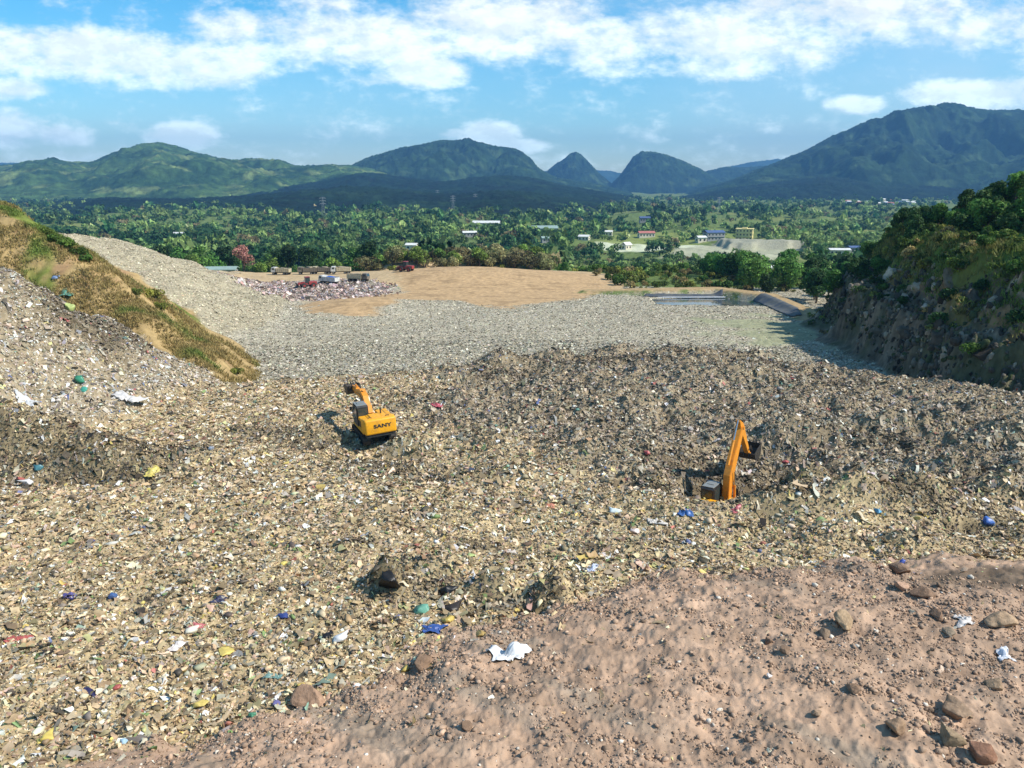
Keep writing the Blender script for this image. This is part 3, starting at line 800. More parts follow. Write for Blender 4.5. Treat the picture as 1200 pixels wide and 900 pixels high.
def rubble():
    tm = [np.sign(q) * np.abs(q) ** .8 for q in [lumpy(ico(2)[0], 470 + i, .75, 1.0) for i in range(8)]]; F0 = ico(2)[1]
    n = 60000
    x, y = rng.uniform(44, 84, n), rng.uniform(72, 152, n)
    z, w = height(x, y, True)
    m = rng.random(n) < w['hill'] * sst(-.5, 1, w['hd']) * sst(9.0, 5.5, w['hd']) * (.3 + .7 * sst(-.2, .4, fbm(x / 4, y / 4, 3, 475))) * (.4 + .5 * sst(5, 1, w['hd']))
    x, y, z, hd = x[m], y[m], z[m], w['hd'][m]; n = len(x)
    size = np.clip(np.exp(rng.normal(-1.5, .5, n)), .1, .75)
    col = lerp(lin((72, 67, 60)), lin((150, 138, 120)), (rng.random((n, 1)) ** 3.5)) * (1 + .2 * rng.standard_normal((n, 1)))
    gr = rng.random(n) < .2; col[gr] = lin((70, 76, 50))
    idx = rng.integers(0, 8, n); V, F, C, o = [], [], [], 0
    for k in range(8):
        m = idx == k; q = m.sum(); T = tm[k]
        a = rng.uniform(0, 6.28, (q, 1)); c, s = np.cos(a), np.sin(a); sc = size[m][:, None]
        X, Y, Z = T[None, :, 0] * sc * rng.uniform(.6, 1.2, (q, 1)), T[None, :, 1] * sc * rng.uniform(.6, 1.2, (q, 1)), T[None, :, 2] * sc * rng.uniform(.8, 1.7, (q, 1))
        V.append(np.stack([X * c - Y * s + x[m][:, None], X * s + Y * c + y[m][:, None], Z + z[m][:, None]], -1).reshape(-1, 3))
        F.append((np.arange(q)[:, None, None] * len(T) + F0[None]).reshape(-1, 3) + o); o += q * len(T)
        C.append(np.repeat(col[m], len(T), 0))
    link('cliff_rubble', np_mesh('cliff_rubble', np.concatenate(V), np.concatenate(F), np.clip(np.concatenate(C), .02, .6)), M_STONE, kind='stuff', label='broken rock all over the cliff face', category='rubble')


rubble()

BOULDERS = [  # px, row, width px, label, colour, squash
    (368, 826, 50, 'large rounded pinkish boulder where the earth heap meets the litter', (150, 118, 96), .75),
    (990, 733, 30, 'pale brown boulder with a black shadow in the middle of the earth slope', (160, 136, 106), .8),
    (1057, 688, 20, 'round pink boulder just under the edge of the litter', (178, 142, 120), .8),
    (1052, 669, 26, 'dark brown boulder half sunk in the litter edge above a round pink one', (112, 88, 74), .7),
    (900, 751, 16, 'left one of two small dark rocks on the smooth earth slope', (98, 76, 64), .8),
    (919, 761, 18, 'right one of two small dark rocks on the smooth earth slope', (104, 82, 68), .8),
    (1000, 808, 24, 'dark pointed rock low on the earth slope', (110, 84, 66), .8),
    (1122, 834, 42, 'broad flat grey brown boulder low on the right of the earth slope', (130, 108, 88), .5),
    (1112, 868, 40, 'grey round boulder directly below the broad flat one', (128, 112, 88), .7),
    (1152, 886, 38, 'reddish brown boulder at the bottom right of the earth slope', (112, 66, 50), .65),
    (1050, 854, 30, 'brown boulder left of the grey round one at the slope bottom', (140, 112, 88), .7),
    (1085, 697, 30, 'jagged dark brown clod on the right of the round pink boulder', (92, 68, 56), .55),
    (1097, 722, 20, 'dark brown clod between the jagged clod and the torn white paper', (108, 80, 64), .7),
    (958, 836, 14, 'small tan rock near the bottom of the smooth earth slope', (150, 124, 100), .8),
    (1165, 804, 28, 'square tan boulder beside the dark hollow at the right edge', (146, 122, 96), .8),
    (1172, 726, 40, 'long low tan boulder at the far right of the earth slope', (160, 134, 106), .4),
    (494, 778, 34, 'pointed brown clod where the earth tongue meets the yellow litter', (120, 92, 72), .8),
    (545, 852, 18, 'dark crumbled clod at the bottom of the earth heap left of its middle', (88, 66, 54), .8),
    (1114, 742, 18, 'grey stone beside the torn white paper', (134, 122, 104), .7),
    (967, 742, 22, 'dark grey rock touching the pale brown boulder', (96, 84, 72), .6),
]
for i, (px, row, wpx, lab, rgb, sq) in enumerate(BOULDERS):
    p = place(px, row + 2)
    dist = p.length
    r_ = .82 * wpx / 900 * dist / 2
    V, F = ico(4)
    V = lumpy(V, 500 + i, .30, 1.3)
    V = V * (1 + .07 * fbm(V[:, 0] * 3 + V[:, 2] * 2, V[:, 1] * 3 - V[:, 2], 4, i))[:, None]
    V = V + .008 * np.random.default_rng(i).standard_normal(V.shape)
    V = V * np.array([r_, r_ * .85, r_ * sq])
    c = lerp(lin(rgb), lin((164, 138, 112)), .35)[None] * (1 + .12 * np.random.default_rng(i).standard_normal((len(V), 1)))
    o = link('boulder', np_mesh('boulder', V, F, c, False), M_STONE, label=lab, category='boulder', group='boulders on the earth heap')
    o.location = p + Vector((0, 0, r_ * sq * .45)); o.rotation_euler = (0, 0, i * 1.7)

# ------------------------------------------------------------------ pieces of litter one can point at
M_SHEET = tint_mat('sheet_plastic', .42, .45, .10, 6.0, transl=.10, detail=3)


def sheet(px, row, wpx, rgb, name, cat, lab, seed, asp=.6, peak=.3):
    p = place(px, row); s = .64 * wpx / 900 * p.length
    r = np.random.default_rng(seed); g = 15
    u, v = np.meshgrid(np.linspace(-.5, .5, g), np.linspace(-.5, .5, g), indexing='ij')
    u, v = u.ravel(), v.ravel()
    th = np.arctan2(v, u); rad = np.hypot(u, v)
    out = 1 + .35 * np.sin(th * 2 + r.uniform(0, 6)) + .22 * np.sin(th * 3 + r.uniform(0, 6)) + .12 * np.sin(th * 7 + r.uniform(0, 6))
    x, y = u * s * out, v * s * asp * 1.5 * out
    z = height(p.x + x, p.y + y) - p.z
    z = np.maximum(z, -.05) + .05 * s
    bumpy = np.abs(fbm(u * 4 + seed, v * 4, 3, seed)) * .8 + np.maximum(0, 1 - np.hypot(u - r.uniform(-.2, .2), v - r.uniform(-.1, .2)) * 3.2) * peak * 2.2
    z = z + s * .34 * bumpy + .012 * s * r.standard_normal(len(u))
    V = np.stack([x, y, z], -1)
    c = np.repeat(lerp(lin(rgb), np.full(3, lin(rgb).mean()), .22)[None] * .85, len(V), 0) * (1 + .06 * r.standard_normal((len(V), 1)))
    me = np_mesh(name, V, grid_faces(g, g), c, True)
    o = link(name, me, M_SHEET, label=lab, category=cat)
    md = o.modifiers.new('thickness', 'SOLIDIFY'); md.thickness = .012
    o.location = p
    return o


def bag(px, row, wpx, rgb, name, cat, lab, seed, sq=.6, knot=True):
    p = place(px, row); s = .8 * wpx / 900 * p.length / 2
    r = np.random.default_rng(seed)
    V, F = ico(3)
    V = lumpy(V, seed, .28, 1.5)
    ang = np.arctan2(V[:, 1], V[:, 0])
    V = V * (1 + .07 * np.sin(ang * 9 + V[:, 2] * 4))[:, None]
    if knot:                                             # gathered neck
        d = np.array([math.cos(seed), math.sin(seed), .5]); d /= np.linalg.norm(d)
        q = np.maximum(V @ d - .55, 0)
        V = V + d * (q * 1.6)[:, None] - (V - np.outer(V @ d, d)) * np.clip(q * 1.4, 0, .8)[:, None]
    V = V * np.array([s, s * .8, s * sq])
    c = np.repeat(lerp(lin(rgb), np.full(3, lin(rgb).mean()), .22)[None] * .85, len(V), 0) * (1 + .06 * r.standard_normal((len(V), 1)))
    o = link(name, np_mesh(name, V, F, c, True), M_SHEET, label=lab, category=cat)
    o.location = p + Vector((0, 0, s * sq * .6))
    return o


ITEMS = [
    ('s', 595, 772, 52, (236, 234, 230), 'plastic_sheet', 'sheet', 'big crumpled white sheet lying on the bare earth like a tent', .7, .55),
    ('s', 508, 739, 40, (40, 88, 168), 'tarpaulin', 'tarp', 'flat blue tarp scrap where the yellow litter meets the earth', .35, .1),
    ('b', 495, 719, 28, (92, 170, 140), 'plastic_sack', 'sack', 'crumpled turquoise sack beside the black sacks', .6),
    ('b', 523, 697, 26, (24, 24, 25), 'plastic_sack', 'sack', 'glossy black sack above the turquoise one', .7),
    ('b', 527, 716, 36, (56, 46, 38), 'plastic_sack', 'sack', 'long dark brown sack right of the turquoise one', .5),
    ('b', 526, 728, 24, (214, 180, 50), 'plastic_bag', 'bag', 'yellow bag under the long dark brown sack', .4),
    ('b', 455, 688, 40, (30, 27, 25), 'plastic_sack', 'sack', 'heap of torn black sacking rising from the yellow litter', .9),
    ('b', 565, 745, 24, (196, 158, 60), 'plastic_bag', 'bag', 'mustard bag at the earth edge above the white sheet', .4),
    ('b', 263, 766, 26, (226, 196, 60), 'plastic_bag', 'bag', 'bright yellow bag spread flat in the lower left litter', .35),
    ('b', 353, 806, 16, (222, 186, 50), 'plastic_bag', 'bag', 'round yellow bag just above the large pinkish boulder', .7),
    ('b', 235, 828, 22, (220, 190, 66), 'plastic_bag', 'bag', 'yellow bag standing up left of the large boulder', .6),
    ('b', 57, 867, 20, (228, 196, 50), 'plastic_bag', 'bag', 'yellow bag nearest the bottom left corner of the dump', .5),
    ('b', 332, 662, 14, (226, 200, 60), 'plastic_bag', 'bag', 'small yellow bag alone in the open middle of the tan litter', .5),
    ('s', 177, 556, 20, (222, 200, 70), 'plastic_bag', 'bag', 'yellow bag below the dark scarp of the left mound', .6, .3),
    ('s', 20, 750, 26, (196, 84, 72), 'rag', 'rag', 'red cloth strip at the left edge of the litter', .35, .1),
    ('s', 230, 735, 20, (206, 104, 104), 'rag', 'rag', 'pink red cloth scrap amid the lower left litter', .5, .2),
    ('b', 136, 820 - 12, 14, (190, 80, 64), 'rag', 'rag', 'small rust red bundle above the lower left yellow bag', .6),
    ('b', 131, 701, 16, (56, 96, 156), 'plastic_bag', 'bag', 'blue bag with a pale base in the left litter', .6),
    ('s', 82, 699, 22, (88, 80, 150), 'plastic_bag', 'bag', 'purple blue bag at the left of the blue bag', .45, .2),
    ('b', 332, 724, 20, (44, 66, 140), 'plastic_bag', 'bag', 'cobalt blue bag in the litter left of the white bag', .4),
    ('s', 257, 704, 20, (62, 62, 92), 'rag', 'rag', 'dark navy rag left of the cobalt bag', .5, .2),
    ('s', 104, 812, 18, (48, 46, 96), 'rag', 'rag', 'dark indigo rag in the lower left litter', .5, .2),
    ('b', 106, 636, 11, (62, 66, 140), 'plastic_bag', 'bag', 'small violet blue bag high on the left litter flat', .7),
    ('b', 397, 752, 22, (236, 234, 230), 'plastic_bag', 'bag', 'white bag beside a black rag at the litter edge', .6),
    ('s', 379, 748, 22, (40, 38, 38), 'rag', 'rag', 'black rag touching the white bag', .5, .2),
    ('b', 145, 870, 14, (156, 196, 222), 'plastic_bag', 'bag', 'pale sky blue bag at the bottom of the litter left of the earth', .6),
    ('b', 325, 826, 16, (120, 110, 170), 'plastic_bag', 'bag', 'lilac bag just left of the large boulder', .5),
    ('s', 320, 794, 24, (110, 156, 148), 'plastic_sheet', 'sheet', 'grey green plastic sheet above the lilac bag', .4, .1),
    ('b', 295, 840, 12, (70, 150, 110), 'plastic_bag', 'bag', 'emerald green bag at the edge of the earth tongue', .8),
    ('s', 208, 757, 22, (228, 214, 204), 'plastic_bag', 'bag', 'white pink bag left of the bright yellow bag', .6, .4),
    ('b', 1158, 615, 16, (46, 110, 200), 'plastic_bag', 'bag', 'bright blue bag in the dark hollow at the far right', .8),
    ('b', 1030, 601, 13, (60, 160, 200), 'plastic_bag', 'bag', 'cyan bag on the litter ridge right of the right excavator', .5),
    ('b', 1057, 661, 10, (60, 90, 190), 'plastic_bag', 'bag', 'small blue bag just above the dark half sunk boulder', .8),
    ('b', 1075, 609, 12, (222, 196, 90), 'plastic_bag', 'bag', 'pale yellow bag right of the cyan bag', .7),
    ('s', 1177, 770, 22, (238, 238, 240), 'plastic_sheet', 'sheet', 'small bright white sheet on the earth at the far right', .7, .3),
    ('s', 1130, 729, 28, (216, 206, 196), 'paper', 'paper', 'torn white paper lying on the right part of the earth', .5, .15),
    ('b', 902, 794, 11, (226, 212, 200), 'plastic_bag', 'bag', 'tiny white bag in the middle of the smooth earth slope', .6),
    ('b', 722, 602, 17, (228, 240, 234), 'plastic_bag', 'bag', 'pale mint white bag on the litter left of the blue tarp', .6),
    ('s', 803, 602, 18, (44, 104, 176), 'tarpaulin', 'tarp', 'crumpled blue tarp near the black cab of the right excavator', .8, .4),
    ('b', 745, 625, 18, (226, 200, 186), 'plastic_bag', 'bag', 'pinkish white bag below the pale mint one', .5),
    ('s', 768, 612, 26, (214, 204, 190), 'plastic_sheet', 'sheet', 'flat off white sheet between the pinkish bag and the blue tarp', .4, .1),
    ('s', 694, 667, 16, (190, 200, 226), 'plastic_bag', 'bag', 'white and lilac bag above the head of the earth heap', .8, .4),
    ('b', 631, 676, 18, (196, 204, 110), 'plastic_bag', 'bag', 'lime yellow bag in the litter above the earth heap', .4),
    ('b', 553, 652, 14, (186, 206, 110), 'plastic_bag', 'bag', 'pale lime bag in the middle of the litter flat', .5),
    ('b', 95, 448, 13, (40, 150, 110), 'plastic_bag', 'bag', 'green bag on the face of the left mound', .9),
    ('b', 98, 458, 14, (50, 176, 150), 'plastic_bag', 'bag', 'turquoise bag right under the green one on the left mound', .5),
    ('s', 78, 346, 16, (80, 150, 126), 'plastic_sheet', 'sheet', 'sea green sheet near the top of the left mound', .7, .3),
    ('b', 81, 364, 13, (186, 200, 100), 'plastic_bag', 'bag', 'yellow green bag under the sea green sheet', 1.0),
    ('b', 65, 327, 10, (110, 140, 186), 'plastic_bag', 'bag', 'dusty blue bag on the crest of the left mound', .6),
    ('s', 30, 474, 30, (206, 206, 204), 'plastic_sheet', 'sheet', 'grey white sheet spread on the left mound foot', .4, .2),
    ('b', 45, 550, 12, (60, 130, 140), 'plastic_bag', 'bag', 'teal bag in the dark scarp of the left mound', .8),
    ('b', 35, 568, 16, (226, 222, 216), 'plastic_bag', 'bag', 'white bag beside a red one under the dark scarp', .7),
    ('b', 25, 564, 11, (196, 84, 66), 'plastic_bag', 'bag', 'orange red bag touching a white one under the dark scarp', .8),
    ('b', 247, 527, 9, (216, 222, 236), 'plastic_bag', 'bag', 'bluish white bag in the litter left of the left excavator', .8),
    ('s', 152, 470, 40, (222, 216, 208), 'plastic_sheet', 'sheet', 'long white sheet hanging over the mound slope', .4, .25),
    ('s', 512, 476, 18, (202, 70, 86), 'rag', 'rag', 'red pink cloth on the litter right of the left excavator', .5, .2),
    ('b', 759, 533, 9, (206, 80, 74), 'plastic_bag', 'bag', 'red bag on the dark litter left of the right excavator', .9),
    ('s', 645, 594, 16, (214, 126, 84), 'rag', 'rag', 'orange cloth in the tan litter left of the mint white bag', .5, .2),
    ('b', 920, 543, 11, (196, 80, 78), 'plastic_bag', 'bag', 'red bag on the dug litter right of the excavator bucket', .6),
    ('s', 862, 599, 14, (204, 84, 92), 'rag', 'rag', 'crimson cloth just below the right excavator', .6, .3),
]
for i, it in enumerate(ITEMS):
    if it[0] == 's':
        sheet(it[1], it[2], it[3], it[4], it[5], it[6], it[7], 600 + i, it[8], it[9])
    else:
        bag(it[1], it[2], it[3], it[4], it[5], it[6], it[7], 600 + i, it[8])
# ------------------------------------------------------------------ machine building
class MB:
    """collects boxes, tubes and extruded outlines; build() links them as ONE mesh"""
    def __init__(s):
        s.bm = bmesh.new()

    def box(s, c, d, bev=0.0, rot=None, seg=2):
        b = bmesh.new(); bmesh.ops.create_cube(b, size=1)
        for v in b.verts:
            v.co = Vector((v.co.x * d[0], v.co.y * d[1], v.co.z * d[2]))
        if bev:
            bmesh.ops.bevel(b, geom=list(b.edges), offset=bev, segments=seg, affect='EDGES', profile=.6)
        s._add(b, c, rot)
        return s

    def _add(s, b, c=(0, 0, 0), rot=None):
        M = Matrix.Translation(c)
        if rot:
            M = M @ Matrix.Rotation(rot[2], 4, 'Z') @ Matrix.Rotation(rot[1], 4, 'Y') @ Matrix.Rotation(rot[0], 4, 'X')
        bmesh.ops.transform(b, matrix=M, verts=b.verts)
        me = bpy.data.meshes.new('t'); b.to_mesh(me); b.free(); s.bm.from_mesh(me); bpy.data.meshes.remove(me)

    def tube(s, a, b, ra, rb=None, n=12, cap=True):
        rb = ra if rb is None else rb
        a, b = Vector(a), Vector(b); d = b - a
        q = d.to_track_quat('Z', 'Y').to_matrix().to_4x4()
        t = bmesh.new()
        bmesh.ops.create_cone(t, cap_ends=cap, segments=n, radius1=ra, radius2=rb, depth=d.length)
        bmesh.ops.transform(t, matrix=Matrix.Translation((a + b) / 2) @ q, verts=t.verts)
        s._add(t)
        return s

    def plate(s, pts, x0, x1, bev=0.0):
        """outline in the YZ plane pulled from x0 to x1"""
        b = bmesh.new()
        f = b.faces.new([b.verts.new((x0, y, z)) for y, z in pts])
        r = bmesh.ops.extrude_face_region(b, geom=[f])
        for v in r['geom']:
            if isinstance(v, bmesh.types.BMVert):
                v.co.x = x1
        bmesh.ops.recalc_face_normals(b, faces=b.faces)
        if bev:
            es = [e for e in b.edges if abs(e.verts[0].co.x - e.verts[1].co.x) < 1e-6]
            bmesh.ops.bevel(b, geom=es, offset=bev, segments=2, affect='EDGES')
        s._add(b)
        return s

    def build(s, name, mat, parent=None, smooth=False, **props):
        me = bpy.data.meshes.new(name)
        bmesh.ops.recalc_face_normals(s.bm, faces=s.bm.faces)
        s.bm.to_mesh(me); s.bm.free()
        if smooth:
            me.polygons.foreach_set('use_smooth', [True] * len(me.polygons))
        return link(name, me, mat, parent, **props)


M_YEL = paint('excavator_yellow', lin((236, 164, 16)), .5, dirt=.6, scale=2.2, dirtcol=lin((150, 110, 60)), bump=.05)
M_YELB = paint('boom_yellow', lin((222, 142, 38)), .5, dirt=.5, scale=3.5, dirtcol=lin((140, 96, 50)), bump=.05)
M_BLK = paint('black_paint', (.018, .019, .02), .5, dirt=.5, scale=3, dirtcol=(.08, .07, .055))
M_STL = paint('worn_steel', (.05, .045, .04), .6, .5, dirt=.7, scale=5, dirtcol=(.12, .09, .06), bump=.2)
M_CHR = paint('cylinder_rod', (.55, .55, .53), .25, .9, dirt=.2, scale=4)
M_GRY = paint('grey_paint', (.2, .21, .2), .5, dirt=.4, scale=3)


def glass_mat(name, rgb):
    m, nt, b = new_mat(name, .08, .6)
    no = N(nt, 'ShaderNodeTexNoise', inp={'Scale': 3.0, 'Detail': 5.0})
    rp = N(nt, 'ShaderNodeMapRange', inp={1: .4, 2: .8, 3: .06, 4: .35})
    nt.links.new(no.outputs['Fac'], rp.inputs[0]); nt.links.new(rp.outputs[0], b.inputs['Roughness'])
    b.inputs['Base Color'].default_value = (*rgb, 1)
    b.inputs['Coat Weight'].default_value = .3
    return m


M_GLS = glass_mat('cab_glass', (.03, .045, .045))


def thick_line(pts, w):
    """outline of a band along pts (y,z) with half widths w"""
    L_, R_ = [], []
    for i, (y, z) in enumerate(pts):
        a = pts[max(i - 1, 0)]; b = pts[min(i + 1, len(pts) - 1)]
        dy, dz = b[0] - a[0], b[1] - a[1]; l = math.hypot(dy, dz)
        ny, nz = -dz / l, dy / l
        L_.append((y + ny * w[i], z + nz * w[i])); R_.append((y - ny * w[i], z - nz * w[i]))
    return L_ + R_[::-1]


def excavator(loc, rz, tilt, boom, tip, bucket_dir, label, lettering, slew=0.0):
    """boom: four (y,z) of the boom line; tip: stick end; bucket_dir: angle of the bucket"""
    t = empty('excavator', loc, rz, label=label, category='excavator', group='yellow tracked excavators at work on the dump')
    t.rotation_euler = (tilt[0], tilt[1], rz)
    # undercarriage
    for sx in (-1, 1):
        m = MB()
        L_, r_ = 1.55, .44
        n = 46; per = 4 * L_ + 2 * math.pi * r_
        for i in range(n):
            q = per * i / n
            if q < 2 * L_: y, z, a = -L_ + q, 2 * r_, 0
            elif q < 2 * L_ + math.pi * r_:
                f = (q - 2 * L_) / r_; y, z, a = L_ + r_ * math.sin(f), r_ + r_ * math.cos(f), -f
            elif q < 4 * L_ + math.pi * r_: y, z, a = L_ - (q - 2 * L_ - math.pi * r_), 0, math.pi
            else:
                f = (q - 4 * L_ - math.pi * r_) / r_; y, z, a = -L_ - r_ * math.sin(f), r_ - r_ * math.cos(f), math.pi - f
            m.box((sx * 1.05, y, z + .03), (.6, per / n * .93, .05), rot=(a, 0, 0))
            m.box((sx * 1.05, y + .02 * math.sin(-a), z + .03 + .03 * math.cos(a)), (.6, .025, .05), rot=(a, 0, 0))
        tr = m.build('track', M_STL, t)
        m = MB().box((sx * 1.05, 0, r_ + .03), (.34, 2 * L_, .36), .05)
        for y in (-1.1, -.55, 0, .55, 1.1):
            m.tube((sx * 1.05 - .2, y, .2), (sx * 1.05 + .2, y, .2), .13)
        m.tube((sx * 1.05 - .16, L_, r_ + .03), (sx * 1.05 + .16, L_, r_ + .03), .36, n=20)
        m.tube((sx * 1.05 - .16, -L_, r_ + .03), (sx * 1.05 + .16, -L_, r_ + .03), .36, n=20)
        m.build('track_frame', M_BLK, tr)
    MB().box((0, 0, .66), (1.6, 1.5, .34), .05).tube((0, 0, .8), (0, 0, 1.06), .62, n=28).build('turntable', M_BLK, t)
    # upper works
    body = MB().box((0, -.35, 1.17), (2.55, 3.5, .24), .03)
    body.box((.82, -.55, 1.72), (.9, 2.05, .9), .07)            # right tank and pump housing
    body.box((-.82, -1.15, 1.72), (.9, .95, .9), .07)           # left locker behind the cab
    body.box((.82, .95, 1.45), (.8, .75, .34), .05)             # tool step
    bd = body.build('body', M_YEL, t)
    hood = MB().box((0, -1.35, 1.86), (1.5, 1.2, .72), .1, seg=3).box((0, -1.3, 2.25), (1.1, .9, .09), .04)
    hd = hood.build('engine_hood', M_YEL, t)
    MB().tube((.45, -1.2, 2.2), (.45, -1.2, 2.68), .06).tube((.45, -1.2, 2.66), (.45, -1.32, 2.8), .055).build('exhaust', M_STL, hd)
    for x, y, l in ((-1.275, -1.15, .7), (1.275, -.9, .9)):
        g = MB().box((x, y, 1.71), (.014, l, .5))
        for i in range(7):
            g.box((x, y, 1.5 + i * .07), (.03, l, .03))
        g.build('grille', M_BLK, bd)
    # counterweight: rounded slab at the tail
    cw = MB()
    b = bmesh.new(); bmesh.ops.create_cube(b, size=1)
    for v in b.verts:
        v.co = Vector((v.co.x * 2.66, v.co.y * 1.0, v.co.z * 1.22))
        if v.co.y < 0:
            v.co.x *= .93
    bmesh.ops.bevel(b, geom=list(b.edges), offset=.15, segments=4, affect='EDGES', profile=.5)
    cw._add(b, (0, -2.32, 1.70))
    c_ = cw.build('counterweight', M_YEL, t, True)
    MB().box((0, -2.30, .98), (2.3, .7, .28), .05).build('skirt', M_BLK, c_)
    for x in (-.7, .7):
        e = MB()
        e.tube((x - .12, -2.25, 2.3), (x - .12, -2.25, 2.38), .025).tube((x + .12, -2.25, 2.3), (x + .12, -2.25, 2.38), .025).tube((x - .12, -2.25, 2.38), (x + .12, -2.25, 2.38), .025)
        e.build('lifting_eye', M_BLK, c_)
    # maker's lettering on the counterweight, as in the photograph
    fc = bpy.data.curves.new('lettering', 'FONT'); fc.body = lettering; fc.size = .48; fc.extrude = .012; fc.offset = .018
    fc.align_x = 'CENTER'; fc.align_y = 'CENTER'; fc.space_character = 1.06
    fo = bpy.data.objects.new('lettering_curve', fc); COL.objects.link(fo)
    bpy.context.view_layer.update()
    me = bpy.data.meshes.new_from_object(fo.evaluated_get(bpy.context.evaluated_depsgraph_get()))
    bpy.data.objects.remove(fo)
    lt = link('lettering', me, M_BLK, c_)
    lt.location = (.12, -2.826, 1.74); lt.rotation_euler = (R(90), 0, 0); lt.scale = (1.12, .82, 1)
    # handrails
    h = MB()
    for x in (1.2,):
        for y in (-1.3, -.4, .4):
            h.tube((x, y, 2.15), (x, y, 2.55), .022)
        h.tube((x, -1.3, 2.55), (x, .4, 2.55), .022)
    h.tube((1.2, .4, 2.55), (1.2, 1.25, 1.62), .022)
    h.build('handrail', M_BLK, t)
    # cab
    cab = MB()
    prof = [(-.62, 1.29), (.95, 1.29), (1.12, 1.75), (.92, 2.82), (.78, 2.95), (-.55, 2.95), (-.66, 2.85)]
    cab.plate(prof, -1.32, -.38, .05)
    cb = cab.build('cab', M_BLK, t)
    MB().box((-.85, .1, 2.985), (.86, 1.3, .06), .025).box((-.85, .2, 3.03), (.5, .55, .05), .02).build('cab_roof', M_GRY, cb)
    def pane(verts):
        m = MB(); f = m.bm.faces.new([m.bm.verts.new(v) for v in verts])
        w = bmesh.ops.extrude_face_region(m.bm, geom=[f])
        nrm = (Vector(verts[1]) - Vector(verts[0])).cross(Vector(verts[2]) - Vector(verts[0])).normalized() * .012
        for v in w['geom']:
            if isinstance(v, bmesh.types.BMVert): v.co += nrm
        m.build('window', M_GLS, cb)
    x = -1.333
    pane([(x, .12, 1.95), (x, -.52, 1.95), (x, -.5, 2.78), (x, .12, 2.78)])
    pane([(x, .2, 1.5), (x, .9, 1.5), (x, .86, 2.7), (x, .2, 2.78)][::-1])
    x = -.367
    pane([(x, -.5, 1.9), (x, .86, 1.9), (x, .8, 2.76), (x, -.48, 2.78)])
    pane([(-1.22, -.665, 2.05), (-.48, -.665, 2.05), (-.48, -.675, 2.74), (-1.22, -.675, 2.74)])
    pane([(-.46, 1.11, 1.9), (-1.24, 1.11, 1.9), (-1.24, .95, 2.76), (-.46, .95, 2.76)])
    fr = MB()
    fr.box((-1.34, .16, 2.1), (.02, .05, 1.55)).box((-1.335, .16, 1.85), (.018, 1.4, .03))
    fr.tube((-1.37, .95, 1.75), (-1.37, .8, 2.4), .018)
    fr.build('door_frame', M_GRY, cb)
    MB().box((-1.45, .95, 2.5), (.2, .04, .3), .02).tube((-1.32, .9, 2.5), (-1.45, .95, 2.5), .015).build('mirror', M_BLK, cb)
    # boom, stick, bucket
    bw = .24
    b_ = MB().plate(thick_line(boom, [.26, .42, .40, .22]), -bw, bw, .03)
    b_.tube((-.36, *boom[0]), (.36, *boom[0]), .13)
    bo = b_.build('boom', M_YELB, t)
    MB().plate(thick_line([tuple(lerp(np.array(boom[0]), np.array(boom[1]), .25)), boom[1], boom[2], tuple(lerp(np.array(boom[2]), np.array(boom[3]), .7))], [.02] * 4), -bw - .035, -bw - .004).build('hydraulic_hose', M_BLK, bo)
    T = np.array(boom[3]); A = np.array(tip)
    d = (A - T) / np.linalg.norm(A - T)
    nrm = np.array([-d[1], d[0]])
    if nrm[1] < 0: nrm = -nrm
    back = T - d * .75
    s_ = MB().plate([tuple(T + nrm * .0 - d * .75 + nrm * .05), tuple(T + nrm * .34), tuple(lerp(T, A, .5) + nrm * .22), tuple(A + nrm * .13), tuple(A - nrm * .13), tuple(lerp(T, A, .5) - nrm * .2), tuple(T - nrm * .26), tuple(T - d * .7 - nrm * .1)], -.17, .17, .02)
    s_.tube((-.3, *T), (.3, *T), .12).tube((-.24, *A), (.24, *A), .09)
    st = s_.build('stick', M_YELB, t)

    def ram(name_parent, x, p, q, r=.085, f=.55):
        p, q = np.array(p), np.array(q); m_ = lerp(p, q, f)
        c = MB().tube((x, *p), (x, *m_), r, n=14).tube((x, *lerp(p, m_, .96)), (x, *m_), r * 1.18, n=14).build('ram', M_YELB, name_parent)
        MB().tube((x, *m_), (x, *q), r * .55, n=12).build('rod', M_CHR, c)
    mid = lerp(np.array(boom[1]), np.array(boom[2]), .3)
    for x in (-.36, .36):
        ram(t, x, (1.35, 1.25), tuple(mid), .09, .6)
    up = np.array(boom[2]) + (np.array([-(boom[3][1] - boom[2][1]), boom[3][0] - boom[2][0]]) / 3.0) * .7
    up2 = lerp(np.array(boom[1]), np.array(boom[2]), .6); q = np.array([-(boom[2][1] - boom[1][1]), boom[2][0] - boom[1][0]]); up2 = up2 + q / np.linalg.norm(q) * .55
    ram(bo, 0, tuple(up2), tuple(back), .095, .55)
    ram(st, 0, tuple(T + nrm * .42), tuple(A - d * .45 + nrm * .36), .075, .6)
    lk = MB()
    for x in (-.22, .22):
        lk.plate(thick_line([tuple(A - d * .4), tuple(A - d * .45 + nrm * .36)], [.06, .06]), x - .025, x + .025)
        lk.plate(thick_line([tuple(A - d * .45 + nrm * .36), tuple(A + nrm * .36 + d * .1)], [.05, .05]), x - .025, x + .025)
    lk.build('linkage', M_STL, st)
    # bucket: curved shell with side plates and teeth
    ca, sa = math.cos(bucket_dir), math.sin(bucket_dir)
    def bk(u, v):
        return (A[0] + u * ca - v * sa, A[1] + u * sa + v * ca)
    shell = [bk(-.1, -.12), bk(.32, -.16), bk(.62, .02), bk(.78, .38), bk(.72, .78), bk(.48, 1.08), bk(.1, 1.25)]
    m = MB()
    out = thick_line(shell, [.03] * 7)
    m.plate(out, -.62, .62)
    side = [bk(-.1, -.1), bk(.32, -.15), bk(.61, .03), bk(.76, .38), bk(.7, .78), bk(.47, 1.06), bk(.1, 1.24), bk(-.05, .5)]
